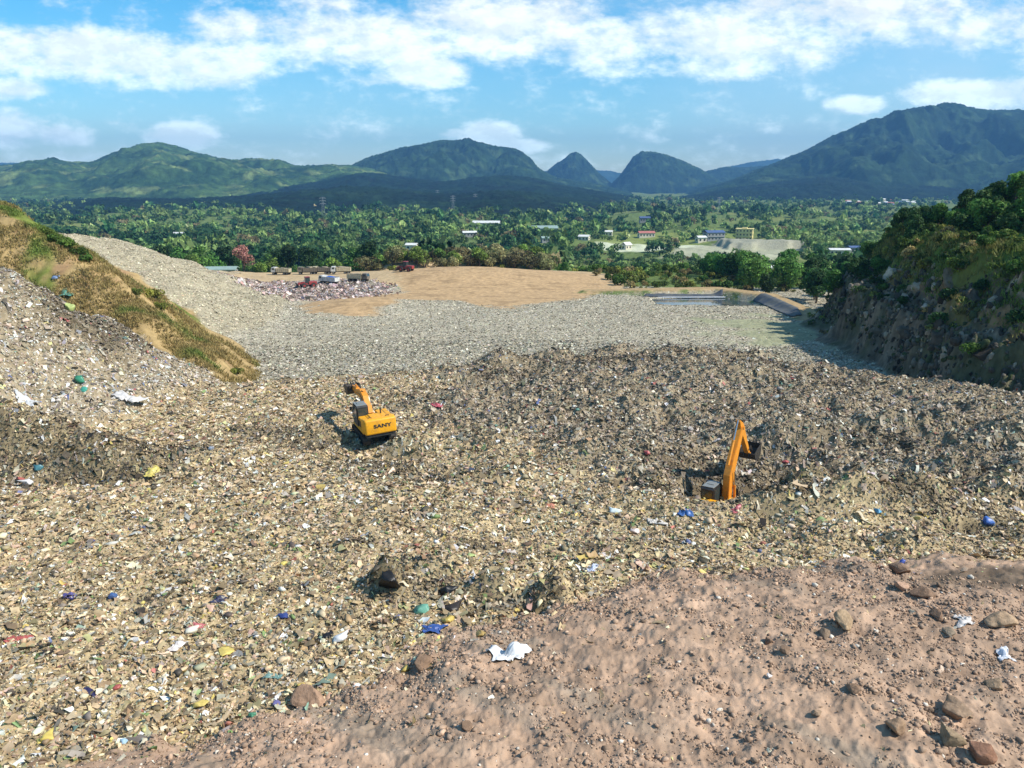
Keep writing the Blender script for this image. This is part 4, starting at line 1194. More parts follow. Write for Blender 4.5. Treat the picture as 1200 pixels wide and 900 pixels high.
    m.plate(side, -.62, -.58); m.plate(side, .58, .62)
    m.plate([bk(-.16, -.1), bk(.05, -.28), bk(.2, -.14), bk(0, .1)], -.22, -.16).plate([bk(-.16, -.1), bk(.05, -.28), bk(.2, -.14), bk(0, .1)], .16, .22)
    bu = m.build('bucket', M_STL, t)
    m = MB()
    for i in range(5):
        x = -.5 + i * .25
        a, c = bk(.12, 1.2), bk(-.16, 1.42)
        m.tube((x, *a), (x, *c), .06, .02, 6)
    m.build('teeth', M_STL, bu)
    return t


p = place(441, 519)
d0 = ray(441, 507)
# left machine: tail to the viewer, stretched out over the litter
yy = 57.6
ex1 = excavator((d0[0] / d0[1] * yy - .55, yy + 2.0, float(height(d0[0] / d0[1] * yy, yy + 1.0)) + .10), R(24), (R(-1.5), R(-3), 0),
                [(.75, 1.75), (1.9, 2.8), (2.8, 3.1), (4.6, 2.9)], (6.2, 3.0), R(-86),
                'yellow excavator seen from behind with its boom stretched low beside the left mound', 'SANY')
ex2 = excavator((14.6, 49.3, float(height(14.6, 49.3)) + .40), R(-37), (R(1), R(-2), 0),
                [(.75, 1.75), (1.05, 3.5), (1.55, 4.4), (2.9, 6.5)], (4.5, 4.1), R(-62),
                'yellow excavator sunk in a pit with its boom raised steeply and black cab showing', 'SANY')
# ------------------------------------------------------------------ vegetation
def tube_np(pts, rad, n=6):
    pts = np.array(pts, float); V, F = [], []
    for i, (p, r_) in enumerate(zip(pts, rad)):
        d = pts[min(i + 1, len(pts) - 1)] - pts[max(i - 1, 0)]
        d /= np.linalg.norm(d)
        a = np.cross(d, [.3, 1, .1]); a /= np.linalg.norm(a); b = np.cross(d, a)
        for k in range(n):
            t = 2 * math.pi * k / n
            V.append(p + r_ * (math.cos(t) * a + math.sin(t) * b))
    for i in range(len(pts) - 1):
        for k in range(n):
            F.append((i * n + k, i * n + (k + 1) % n, (i + 1) * n + (k + 1) % n, (i + 1) * n + k))
    return np.array(V), np.array(F)


def leaves(r, n, lobes, leaf, up=.35, squash=1.0):
    """n leaf clumps spread through the volume of several lobes (cx,cy,cz,rad)"""
    lobes = np.array(lobes)
    w = lobes[:, 3] ** 2; li = r.choice(len(lobes), n, p=w / w.sum())
    d = r.standard_normal((n, 3)); d[:, 2] = d[:, 2] * .9 + up; d /= np.linalg.norm(d, axis=1, keepdims=True)
    q = lobes[li, 3] * r.uniform(.55, 1.08, n) ** .6
    P = lobes[li, :3] + d * q[:, None] * np.array([1, 1, squash])
    nn = d + .55 * r.standard_normal((n, 3)); nn /= np.linalg.norm(nn, axis=1, keepdims=True)
    t = r.standard_normal((n, 3)); t -= nn * (t * nn).sum(1, keepdims=True); t /= np.linalg.norm(t, axis=1, keepdims=True)
    b = np.cross(nn, t); s = leaf * r.uniform(.6, 1.35, n)[:, None]
    k = np.array([(-.5, 0), (0, -.32), (.5, .05), (.05, .34)])
    V = P[:, None] + t[:, None] * (k[None, :, 0:1] + .1 * r.standard_normal((n, 4, 1))) * s[:, None] + b[:, None] * (k[None, :, 1:2] + .1 * r.standard_normal((n, 4, 1))) * s[:, None] \
        + nn[:, None] * (.14 * r.standard_normal((n, 4, 1))) * s[:, None]
    F = np.arange(n * 4).reshape(n, 4)
    tone = (1 + .28 * r.standard_normal(len(lobes)))[li] * (1 + .25 * r.standard_normal(n))
    return V.reshape(-1, 3), F, np.repeat(np.clip(tone, .45, 1.8), 4)


M_LEAF = tint_mat('foliage', .75, .25, .2, 1.5, transl=.3, rnd=.30, detail=2)
M_BARK = paint('bark', (.11, .085, .06), .9, dirt=.6, scale=4, dirtcol=(.05, .04, .03), bump=.4)


def tree_proto(seed, Hh, Rr, base, leaf, n, col, open_=.5):
    r = np.random.default_rng(seed)
    lob = []
    nl = r.integers(7, 11)
    for i in range(nl):
        a = i * 2.4 + r.uniform(-.4, .4); rr = Rr * r.uniform(.25, .72) * (1 if i else 0)
        z = base + (Hh - base) * r.uniform(.22, .78)
        lob.append((rr * math.cos(a), rr * math.sin(a), z, Rr * r.uniform(.30, .55)))
    lob.append((r.uniform(-.2, .2) * Rr, r.uniform(-.2, .2) * Rr, Hh - Rr * .42, Rr * .42))
    V, F, T = leaves(r, n, lob, leaf)
    C = lin(col)[None] * T[:, None] * (1 + .06 * r.standard_normal((len(T), 3)))
    crown = np_mesh('crown', V, F, np.clip(C, .008, .5))
    crown.materials.append(M_LEAF)
    VV, FF, o = [], [], 0
    top = Hh * .62
    v, f = tube_np([(0, 0, -.8), (.05, 0, base * .5), (r.uniform(-.3, .3), r.uniform(-.3, .3), base), (r.uniform(-.4, .4), r.uniform(-.4, .4), top)], [Hh * .035, Hh * .027, Hh * .022, Hh * .008])
    VV.append(v); FF.append(f); o += len(v)
    for q in lob[:5]:
        v, f = tube_np([(0, 0, base * .7), (q[0] * .5, q[1] * .5, lerp(base, q[2], .6)), (q[0], q[1], q[2])], [Hh * .016, Hh * .011, Hh * .004], 5)
        VV.append(v); FF.append(f + o); o += len(v)
    trunk = np_mesh('trunk', np.concatenate(VV), np.concatenate(FF), None, True)
    trunk.materials.append(M_BARK)
    return trunk, crown


def bush_proto(seed, Hh, Rr, leaf, n, col):
    r = np.random.default_rng(seed)
    lob = [(r.uniform(-.6, .6) * Rr, r.uniform(-.6, .6) * Rr, Hh * r.uniform(.25, .6), Rr * r.uniform(.3, .55)) for _ in range(7)]
    V, F, T = leaves(r, n, lob, leaf, .5)
    C = lin(col)[None] * T[:, None] * (1 + .06 * r.standard_normal((len(T), 3)))
    cr = np_mesh('leaves', V, F, np.clip(C, .008, .5)); cr.materials.append(M_LEAF)
    VV, FF, o = [], [], 0
    for q in lob:
        v, f = tube_np([(0, 0, -.3), (q[0] * .4, q[1] * .4, q[2] * .6), (q[0], q[1], q[2] + .2 * Rr)], [.05 * Hh, .03 * Hh, .012 * Hh], 5)
        VV.append(v); FF.append(f + o); o += len(v)
    st = np_mesh('stems', np.concatenate(VV), np.concatenate(FF), None, True); st.materials.append(M_BARK)
    return st, cr


DARKG, GREEN, LEAFY, PALEG, BROWN, DRYB = (60, 86, 42), (84, 114, 50), (116, 138, 62), (132, 148, 78), (130, 126, 84), (150, 132, 88)
PT = {
    'dark': [tree_proto(700 + i, 7.0, 3.4, .9, .55, 1900, DARKG) for i in range(3)],
    'green': [tree_proto(710 + i, 7.5, 3.7, .9, .58, 1900, GREEN) for i in range(3)],
    'leafy': [tree_proto(720 + i, 6.4, 3.2, .7, .55, 1600, LEAFY) for i in range(2)],
    'tall': [tree_proto(730 + i, 12.0, 4.4, 3.2, .9, 1300, c) for i, c in enumerate((DARKG, GREEN, GREEN))],
    'pale': [tree_proto(740, 9.0, 3.4, 2.4, .8, 800, PALEG)],
    'red': [tree_proto(750, 11.5, 4.2, 3.0, .8, 700, (150, 104, 92))],
    'bare': [tree_proto(752, 9.0, 2.4, 3.0, .35, 150, (120, 104, 76))],
}
PB = {
    'green': [bush_proto(800 + i, 2.6, 1.7, .42, 700, c) for i, c in enumerate(((92, 112, 46), (76, 98, 40)))],
    'olive': [bush_proto(805 + i, 2.4, 1.6, .4, 600, c) for i, c in enumerate(((128, 128, 58), (112, 118, 52)))],
    'dry': [bush_proto(810 + i, 2.2, 1.6, .36, 520, c) for i, c in enumerate((DRYB, (130, 114, 74)))],
    'brown': [bush_proto(815 + i, 5.0, 3.2, .5, 900, c) for i, c in enumerate((BROWN, (128, 120, 80)))],
    'dark': [bush_proto(820, 2.6, 1.7, .42, 700, DARKG)],
}
first = set()


def plant(name, parts, names, x, y, z, s, label, cat, group, sz=1.0):
    o = empty(name, (x, y, z), random.uniform(0, 6.28), label=label, category=cat)
    if group: o['group'] = group
    for me, nm in zip(parts, names):
        c = bpy.data.objects.new(nm, me); COL.objects.link(c); c.parent = o
    o.scale = (s, s, s * sz)
    return o


def put_tree(kind, x, y, s, label, group, sz=1.0, name='tree', cat='tree'):
    return plant(name, random.choice(PT[kind]), ('trunk', 'crown'), x, y, float(height(np.array([x]), np.array([y]))[0]) - .1, s, label, cat, group, sz)


def put_bush(kind, x, y, s, label, group, sz=1.0):
    return plant('bush', random.choice(PB[kind]), ('stems', 'foliage'), x, y, float(height(np.array([x]), np.array([y]))[0]) - .1, s, label, 'bush', group, sz)


TREE_AT = []


def spaced(n, gen, dmin):
    pts = []
    for _ in range(n * 40):
        if len(pts) >= n: break
        q = gen()
        if q is None: continue
        if all((q[0] - a) ** 2 + (q[1] - b) ** 2 > (dmin * c) ** 2 for a, b, c in pts):
            pts.append((q[0], q[1], q[2]))
    return pts


# trees and bushes of the rocky hill
def hill_pt(lo, hi, x0, x1, y0, y1):
    def g():
        x, y = random.uniform(x0, x1), random.uniform(y0, y1)
        _, w = height(np.array([x]), np.array([y]), True, False)
        return (x, y, 1.0) if lo < w['hd'][0] < hi else None
    return g


for x, y, _ in spaced(105, hill_pt(14, 34, 58, 110, 95, 165), 2.7):
    s = random.uniform(.42, .72)
    k = random.choice(['dark', 'dark', 'green'])
    put_tree(k, x, y, s, 'dark green round-crowned tree on the upper part of the rocky hill', 'trees on top of the rocky hill')
for x, y, _ in spaced(34, hill_pt(2, 16, 50, 100, 126, 178), 3.4):
    put_tree(random.choice(['dark', 'dark', 'green']), x, y, random.uniform(.4, .7), 'dark tree on the far shoulder of the rocky hill above the pond', 'trees on the far shoulder of the rocky hill')
for x, y, _ in spaced(92, hill_pt(7.5, 24, 54, 95, 78, 140), 2.0):
    put_bush(random.choice(['green', 'green', 'green', 'green', 'olive', 'olive', 'dry']), x, y, random.uniform(.5, 1.05), 'yellow green bush on the grassy band above the cliff', 'bushes above the cliff')
for x, y, _ in spaced(36, hill_pt(2.5, 10, 48, 84, 78, 142), 2.4):
    put_bush(random.choice(['dark', 'dark', 'dry', 'green']), x, y, random.uniform(.3, .7), 'small bush clinging to the cliff face', 'bushes on the cliff face')
q = place(1190, 196)
put_tree('bare', q.x, q.y + 2, .9, 'thin nearly leafless tree against the sky on top of the rocky hill', None)


# lush grove between the pond and the hill
def grove():
    x, y = random.uniform(58, 125), random.uniform(160, 246)
    _, w = height(np.array([x]), np.array([y]), True, False)
    return (x, y, 1.0) if w['hd'][0] < -1 and w['bd'][0] > 6 and x > .24 * y else None


for x, y, _ in spaced(44, grove, 5.2):
    put_tree(random.choice(['dark', 'green', 'green', 'leafy']), x, y, random.uniform(.75, 1.25), 'lush green tree of the grove between pond and rocky hill', 'trees of the grove beside the pond')


# scrub along the rim of the plateau
def belt():
    x, y = random.uniform(-52, 86), random.uniform(258, 300)
    return (x, y, 1.0)


for x, y, _ in spaced(92, belt, 5.0):
    px = 600 + 900 * x / y
    if px < 640 and y < 284:
        if random.random() < .4:
            put_bush('brown', x, y, random.uniform(1.0, 1.6), 'brown half dry scrub bush on the far rim of the plateau', 'dry scrub on the plateau rim')
        else:
            put_tree('leafy', x, y, random.uniform(.7, 1.05), 'light green tree among the brown scrub on the plateau rim', 'green trees in the rim scrub')
    elif random.random() < .2:
        put_bush('olive', x, y, random.uniform(.9, 1.4), 'olive bush in the green belt behind the earth heap', 'bushes of the green belt')
    else:
        put_tree(random.choice(['green', 'dark', 'leafy', 'leafy']), x, y, random.uniform(.38, .6), 'green tree of the belt behind the earth heap', 'trees of the green belt')
for x, y, _ in spaced(46, lambda: (random.uniform(-46, 14), random.uniform(257, 281), 1.0), 3.7):
    put_bush('brown' if random.random() < .7 else 'olive', x, y, random.uniform(.75, 1.35), 'brown half dry scrub bush on the far rim of the plateau', 'dry scrub on the plateau rim')
# tall forest edge behind the lorries
def edge():
    y = random.uniform(285, 430); x = random.uniform(-.56, -.11) * y
    return (x, y, 1.0) if x < -42 + (y - 285) * .3 else None


for x, y, _ in spaced(96, edge, 7.5):
    put_tree(random.choice(['tall', 'tall', 'green', 'leafy']), x, y, random.uniform(.85, 1.25), 'tall green tree of the forest edge behind the lorries', 'trees of the forest edge')
q = place(288, 308)
put_tree('red', -.347 * 284, 284, 1.0, 'single reddish brown tree standing out before the green forest edge', None)
# low bushes along the berm
for x, y, _ in spaced(62, lambda: (random.uniform(24, 78), random.uniform(199, 258), 1.0), 4.0):
    if x > 30 + (y - 200) * -.25:
        put_bush(random.choice(['green', 'green', 'olive', 'dry']), x, y, random.uniform(.7, 1.5), 'bush growing behind the dirt track round the pond', 'bushes behind the pond track')
for px, row, s in ((180, 352, .8), (188, 362, .55), (277, 440, .5), (160, 345, .5)):
    q = place(px, row)
    put_bush('olive', q.x, q.y, s, 'lone green bush on the dry grass spur', 'bushes on the dry spur')
for px, row, s in ((66, 284, .6), (78, 290, .7), (92, 300, .6), (100, 306, .55), (56, 275, .5)):
    q = place(px, row)
    put_bush('green', q.x, q.y, s, 'dark green bush just below the crest of the dry spur', 'bushes under the spur crest')


# grass on the slopes
def grass():
    n = 60000
    x = np.concatenate([rng.uniform(-90, -26, n), rng.uniform(46, 96, n)]); y = np.concatenate([rng.uniform(74, 112, n), rng.uniform(72, 150, n)])
    z, w = height(x, y, True)
    patch = fbm(x / 4, y / 4, 2, 901)
    pk = np.where(x < 0, w['spur'] * sst(-.35, .1, patch) * .9, w['hill'] * sst(6.8, 9.5, w['hd'] + 2 * patch) * .95 + .35 * w['hill'] * (np.abs(w['hd'] - 6.3) < .8))
    m = rng.random(len(x)) < pk
    x, y, z, hd, pa = x[m], y[m], z[m], w['hd'][m], patch[m]
    n = len(x)
    gr = np.where(x < 0, sst(.16, .48, fbm(x / 8 + y / 20, y / 6, 3, 221) + .22 * sst(97, 106, y)), .45 + .55 * sst(.2, -.1, fbm(x / 7, y / 7, 3, 232)))
    col = lerp(lin((158, 134, 88)), lin((112, 126, 58)), gr[:, None]) * (1 + .25 * rng.standard_normal((n, 1)))
    k = 6
    base = np.repeat(np.stack([x, y, z], -1), k, 0) + np.concatenate([.22 * rng.standard_normal((n * k, 2)), np.zeros((n * k, 1))], 1)
    h = np.repeat(np.where(x < 0, .28, .55) * rng.uniform(.5, 1.4, n), k)
    a = rng.uniform(0, 6.28, n * k); wd = .05 + .05 * rng.random(n * k)
    t = np.stack([np.cos(a), np.sin(a), 0 * a], -1) * wd[:, None]
    tip = base + np.stack([.5 * h * rng.standard_normal(n * k), .5 * h * rng.standard_normal(n * k), h], -1)
    b0 = base - np.array([0, 0, .06])
    V = np.stack([b0 - t, b0 + t, tip], 1).reshape(-1, 3)
    F = np.arange(n * k * 3).reshape(-1, 3)
    C = np.repeat(np.repeat(col, k, 0), 3, 0)
    link('grass', np_mesh('grass', V, F, np.clip(C, .01, .5)), M_LEAF, kind='stuff', label='dry and green grass tufts on both slopes', category='grass')


grass()


def undergrowth():
    r = np.random.default_rng(55)
    lob = [(.5 * math.cos(k * 2.1), .5 * math.sin(k * 2.1), r.uniform(.2, .6), r.uniform(.35, .5)) for k in range(4)]
    tm = [leaves(np.random.default_rng(60 + i), 130, lob, .30, .5) for i in range(4)]
    n = 6000
    x = np.concatenate([r.uniform(48, 98, n), r.uniform(24, 90, n)]); y = np.concatenate([r.uniform(76, 160, n), r.uniform(198, 262, n)])
    z, w = height(x, y, True)
    pk = np.where(y < 170, w['hill'] * (sst(6.5, 10, w['hd'] + 3 * fbm(x / 5, y / 5, 2, 56)) * .16 + .03), .05 * (x > 30 - (y - 200) * .25) * (w['bd'] > 5) * (1 - w['plat']) * (1 - w['soil']))
    m = r.random(len(x)) < pk
    x, y, z = x[m], y[m], z[m]; n = len(x)
    col = lerp(lin((70, 96, 44)), lin((140, 140, 68)), r.random((n, 1)) ** 1.3) * (1 + .2 * r.standard_normal((n, 1)))
    dr = r.random(n) < .10; col[dr] = lin((150, 124, 80))
    s = r.uniform(.5, 1.3, n)[:, None]; V, F, C, o = [], [], [], 0; idx = r.integers(0, 4, n)
    for k in range(4):
        m = idx == k; v, _, tone = tm[k]; q = int(m.sum()); a = r.uniform(0, 6.28, (q, 1)); ss = s[m]
        V.append(np.stack([(v[None, :, 0] * np.cos(a) - v[None, :, 1] * np.sin(a)) * ss + x[m][:, None], (v[None, :, 0] * np.sin(a) + v[None, :, 1] * np.cos(a)) * ss + y[m][:, None], v[None, :, 2] * ss * .9 + z[m][:, None]], -1).reshape(-1, 3))
        C.append((col[m][:, None] * tone[None, :, None]).reshape(-1, 3)); F.append(np.arange(q * len(v)).reshape(-1, 4) + o); o += q * len(v)
    link('undergrowth', np_mesh('undergrowth', np.concatenate(V), np.concatenate(F), np.clip(np.concatenate(C), .01, .5)), M_LEAF, kind='stuff', label='low green undergrowth covering the rocky hill and the ground behind the pond', category='undergrowth')


undergrowth()


# the far wood over the valley floor reads as one mass
CLEARINGS = [(-33, 1000, 26), (32, 960, 34), (246, 830, 20), (212, 800, 24), (274, 640, 18), (158, 900, 16), (113, 900, 12), (190, 1150, 14), (105, 700, 10), (72, 760, 12), (33, 740, 11), (-45, 820, 14), (-86, 660, 12), (-385, 900, 22)]


def forest():
    r = np.random.default_rng(77)
    tmp = []
    for i in range(6):
        lob = [(.0, 0, .55, .42)] + [(.5 * math.cos(k * 1.9), .5 * math.sin(k * 1.9), r.uniform(.3, .75), r.uniform(.28, .42)) for k in range(5)]
        tmp.append(leaves(r, 150, lob, .30, .6)[0::2] + (leaves(r, 1, lob, .2)[1],))
    lo = []
    for i in range(5):
        lob = [(.0, 0, .5, .5)] + [(.4 * math.cos(k * 2.2), .4 * math.sin(k * 2.2), r.uniform(.3, .7), r.uniform(.3, .4)) for k in range(3)]
        lo.append(leaves(r, 44, lob, .5, .6)[0::2])
    rad = np.concatenate([320 * (900 / 320) ** r.random(5200), 800 * (3300 / 800) ** r.random(9500)])
    a = r.uniform(R(-39), R(39), len(rad))
    x, y = np.sin(a) * rad, np.cos(a) * rad
    z, w = height(x, y, True, False)
    clear = np.maximum.reduce([sst(-6, 2, poly_sd(x, y, p)) for p in (FIELD, QUARRY, BENCH)])
    clear = np.maximum(clear, .80 * sst(-6, 4, poly_sd(x, y, LAWN)))
    clear = np.maximum(clear, .6 * sst(-6, 4, poly_sd(x, y, SITE)))
    gap = sst(.0, .35, fbm(x / 120, y / 190, 4, 78)) * lerp(.55, .92, sst(-100, 300, x))
    keep = (r.random(len(x)) > np.maximum(clear, gap)) & (w['hd'] < -4) & (y > 300)
    keep &= ~((x < -40) & (y < 415) & (x > -.58 * y))
    for (bx, by, br) in CLEARINGS:
        near = (np.abs(x - bx * y / by) < br) & (y > by - 95) & (y < by + 25)
        keep &= ~near
    x, y, z = x[keep], y[keep], z[keep]
    n = len(x)
    s = np.clip(np.exp(r.normal(2.0, .36, n)), 3, 17) * np.where(y > 1200, 1.2, 1.0) * (1 + .35 * fbm(x / 70, y / 90, 2, 80)) * np.where((y < 640) & (x > .06 * y) & (x < .40 * y), .5, 1.0)
    light = fbm(x / 130, y / 130, 3, 79) + .25 * r.standard_normal(n) + .5 * sst(0, 500, x) * sst(1500, 700, y)
    col = lerp(lin((52, 78, 42)), lin((130, 142, 78)), sst(-.3, .6, light)[:, None]) * (1 + .18 * r.standard_normal((n, 1)))
    br = r.random(n) < .05; col[br] = lin((120, 104, 76))
    V, F, C, o = [], [], [], 0
    near = y < 800
    for tset, m0 in ((tmp, near), (lo, ~near)):
        idx = r.integers(0, len(tset), n)
        for k, T in enumerate(tset):
            m = m0 & (idx == k); q = int(m.sum())
            if not q: continue
            v = T[0]; tone = T[1]
            an = r.uniform(0, 6.28, q)[:, None]; ca, sa = np.cos(an), np.sin(an); ss = s[m][:, None]
            hh = ss * r.uniform(.62, 1.0, (q, 1))
            X = (v[None, :, 0] * ca - v[None, :, 1] * sa) * ss * .74 + x[m][:, None]
            Y = (v[None, :, 0] * sa + v[None, :, 1] * ca) * ss * .74 + y[m][:, None]
            Z = v[None, :, 2] * hh + z[m][:, None]
            V.append(np.stack([X, Y, Z], -1).reshape(-1, 3))
            C.append((col[m][:, None, :] * tone[None, :, None]).reshape(-1, 3))
            nv = q * len(v); F.append(np.arange(nv).reshape(-1, 4) + o); o += nv
    link('forest', np_mesh('forest', np.concatenate(V), np.concatenate(F), np.clip(np.concatenate(C), .008, .4)), M_LEAF, kind='stuff', label='distant mixed green wood covering the valley floor', category='forest')



forest()


# pale outcrops of the cliff
M_ROCK = tint_mat('cliff_rock', .95, .1, .35, 1.2, bump=.15, bscale=2.5)
for i, (px, row, wpx, rgb, hh, lab) in enumerate([
    (1037, 332, 20, (196, 178, 154), 1.5, 'tall pale rock slab jutting from the middle of the cliff'),
    (1056, 352, 15, (200, 184, 166), 1.2, 'pale rock right below the tall pale slab on the cliff'),
    (1073, 341, 16, (176, 162, 142), 1.3, 'grey tan rock at the right of the pale rocks on the cliff'),
    (1083, 360, 17, (186, 170, 152), 1.0, 'low pale rock under the grey tan one on the cliff'),
    (1112, 330, 24, (128, 116, 98), 1.3, 'large brown grey rock bulging high on the cliff'),
    (1000, 345, 22, (112, 104, 90), 1.0, 'dark rock outcrop near the left end of the cliff'),
    (1130, 352, 26, (108, 98, 84), .9, 'broad dark rock right of the brown grey bulge'),
    (1062, 392, 22, (104, 96, 84), 1.1, 'dark jagged rock halfway down the cliff'),
    (1100, 405, 24, (92, 84, 74), 1.0, 'blackish rock above the cliff foot'),
    (1150, 418, 30, (86, 76, 66), .9, 'wide blackish rock in the lower right of the cliff'),
    (1170, 352, 26, (96, 86, 72), 1.1, 'dark rock at the right end of the upper cliff'),
    (1025, 388, 18, (108, 100, 86), 1.1, 'grey rock low on the left half of the cliff')]):
    q = place(px, row)
    s = wpx / 900 * q.length * .55
    V, F = ico(4)
    V = lumpy(V, 900 + i, .3, 1.3)
    V = V * (1 + .16 * fbm(V[:, 0] * 2.5 + V[:, 2] * 1.5, V[:, 1] * 2.5 - V[:, 2] * 2, 5, i))[:, None] * np.array([s, s * .9, s * hh])
    c = lin(rgb)[None] * (.8 + .3 * fbm(V[:, 0] * 1.2 + 9, V[:, 2] * .8 + V[:, 1], 3, i))[:, None]
    o = link('rock_outcrop', np_mesh('rock_outcrop', V, F, np.clip(c, .02, .7)), M_ROCK, label=lab, category='rock', group='rocks of the cliff')
    o.location = q + Vector((.45 * s, .3 * s, 0)); o.rotation_euler = (0, 0, i * 1.3)
# ------------------------------------------------------------------ pond, sheds, lorries, buildings, masts
wm, nt_, b_ = new_mat('pond_water', .08, .5)
b_.inputs['Base Color'].default_value = (.035, .05, .055, 1)
wn = N(nt_, 'ShaderNodeTexNoise', inp={'Scale': 2.5, 'Detail': 4.0}); wb = N(nt_, 'ShaderNodeBump', inp={'Strength': .25, 'Distance': .05})
nt_.links.new(wn.outputs['Fac'], wb.inputs['Height']); nt_.links.new(wb.outputs[0], b_.inputs['Normal'])
WZ = float(height(np.array([45.]), np.array([183.]))[0]) + 1.0
gx, gy = np.meshgrid(np.linspace(31, 59, 30), np.linspace(168, 191, 20), indexing='ij')
link('pond_water_surface', np_mesh('pond_water', np.stack([gx.ravel(), gy.ravel(), np.full(gx.size, WZ)], -1), grid_faces(30, 20)), wm, kind='structure').name = 'pond_water'

M_LINER = paint('liner_membrane', (.055, .065, .08), .75, dirt=.9, scale=.45, dirtcol=(.17, .16, .12), bump=.3, spec=.2)


def liner(name, pts_in, pts_out, lab):
    a, b = np.array(pts_in, float), np.array(pts_out, float)
    n, m = 40, 10
    t = np.linspace(0, len(a) - 1, n)
    ia = np.stack([np.interp(t, range(len(a)), a[:, k]) for k in range(2)], -1); ib = np.stack([np.interp(t, range(len(b)), b[:, k]) for k in range(2)], -1)
    s = np.linspace(0, 1, m)[None, :, None]
    P = ia[:, None] * (1 - s) + ib[:, None] * s
    x, y = P[..., 0].ravel(), P[..., 1].ravel()
    z = height(x, y) + .16 + .06 * noise(x / .8, y / .8, 5)
    o = link(name, np_mesh(name, np.stack([x, y, z], -1), grid_faces(n, m), None, True), M_LINER, label=lab, category='liner')
    md = o.modifiers.new('thickness', 'SOLIDIFY'); md.thickness = .03


liner('pond_liner', [(57, 181), (56.5, 172), (56, 160), (55.5, 152)], [(60.2, 182), (60.2, 172), (60, 160), (57.6, 151)], 'grey liner sheet on the bank at the right end of the pond')
liner('pond_liner', [(32, 187.5), (42, 188.5), (52, 189)], [(33.2, 190.0), (43, 190.4), (52.5, 191.0)], 'dark liner sheet along the far bank of the pond')
pm = MB()
for i in range(14):
    a = 33 + i * 1.5; pm.tube((a, 188.0 + .02 * i, WZ + .22), (a + 1.48, 188.0 + .02 * (i + 1), WZ + .22), .16, n=8)
    pm.tube((a + 1.44, 188.0 + .02 * i, WZ + .22), (a + 1.52, 188.02 + .02 * i, WZ + .22), .2, n=8)
pm.build('pipe', paint('white_pipe', (.62, .64, .66), .5, dirt=.4), None, label='long white pipe floating along the far bank of the pond', category='pipe')

M_WHT = paint('lorry_white', (.62, .61, .57), .5, dirt=.6, scale=1.5)
M_TAN = paint('lorry_sand', lin((186, 172, 140)), .6, dirt=.6, scale=1.5)
M_DKG = paint('lorry_dark', lin((116, 106, 92)), .6, dirt=.6, scale=1.5)
M_BLU = paint('blue_tarp', lin((44, 96, 176)), .6, dirt=.25, scale=2, bump=.3)
M_TYR = paint('tyre_rubber', (.02, .02, .02), .9, dirt=.6, scale=6, dirtcol=(.12, .1, .07))
M_RED = paint('red_paint', lin((150, 44, 44)), .5, dirt=.4)


def lorry(px, row, rz, bodym, cabm, lab, tarp=None, sc=1.0):
    q = place(px, row)
    t = empty('lorry', q, rz, label=lab, category='lorry', group='lorries on the far plateau')
    MB().box((0, 0, .85), (.9, 7.2, .25), .03).build('chassis', M_BLK, t)
    cb = MB()
    cb.plate([(2.0, 1.0), (3.75, 1.0), (3.8, 1.9), (3.45, 2.85), (2.05, 2.9)], -1.15, 1.15, .08).build('cab', cabm, t)
    c = t.children[-1]
    MB().plate([(3.79, 1.92), (3.83, 1.92), (3.52, 2.72), (3.48, 2.72)], -1.0, 1.0).build('windscreen', M_GLS, c)
    for x in (-1.155, 1.155):
        MB().box((x, 2.8, 2.25), (.02, .95, .7)).build('window', M_GLS, c)
    b = MB().box((0, -.95, 1.15), (2.4, 5.3, .12))
    b.box((-1.17, -.95, 1.85), (.08, 5.3, 1.4)).box((1.17, -.95, 1.85), (.08, 5.3, 1.4)).box((0, 1.68, 1.95), (2.4, .08, 1.6)).box((0, -3.58, 1.8), (2.4, .08, 1.3))
    for y in np.linspace(-3.3, 1.4, 7):
        b.box((-1.23, y, 1.85), (.06, .1, 1.4)).box((1.23, y, 1.85), (.06, .1, 1.4))
    bd = b.build('load_bed', bodym, t)
    V, F = ico(3); V = lumpy(V, int(px), .2, 1.4) * np.array([1.1, 2.5, .75]) + np.array([0, -.95, 2.35])
    ld_ = link('load', np_mesh('load', V, F, None, True), tarp or M_RUB, bd)
    for y in (2.75, -1.5, -2.75):
        for x in (-1, 1):
            w = MB().tube((x * .78, y, .5), (x * 1.16, y, .5), .5, n=18).build('wheel', M_TYR, t)
            MB().tube((x * 1.15, y, .5), (x * 1.18, y, .5), .24, n=12).build('rim', M_GRY, w)
    t.scale = (.82 * sc,) * 3
    return t


M_RUB = paint('rubbish_load', lin((150, 136, 112)), .9, dirt=.8, scale=3, dirtcol=(.06, .055, .045), bump=.8)
lorry(330, 322, R(80), M_TAN, M_WHT, 'pale sand coloured lorry at the left end of the parked row')
lorry(361, 321.5, R(92), M_DKG, M_DKG, 'dark lorry left of centre in the parked row behind the blue covered one')
lorry(378, 321, R(88), M_DKG, M_TAN, 'dark bedded lorry with tan cab touching the first dark one')
lorry(400, 321, R(95), M_TAN, M_WHT, 'sand bedded lorry at the right of the parked row')
lorry(386, 333, R(60), M_WHT, M_WHT, 'lorry with a bright blue covered load tipping at the pinkish litter', M_BLU)
lorry(420, 330, R(-105), M_TAN, M_DKG, 'tan lorry with a dark cab standing alone on the sandy yard')
lorry(350, 318, R(100), M_WHT, M_WHT, 'white lorry parked behind the left end of the row')


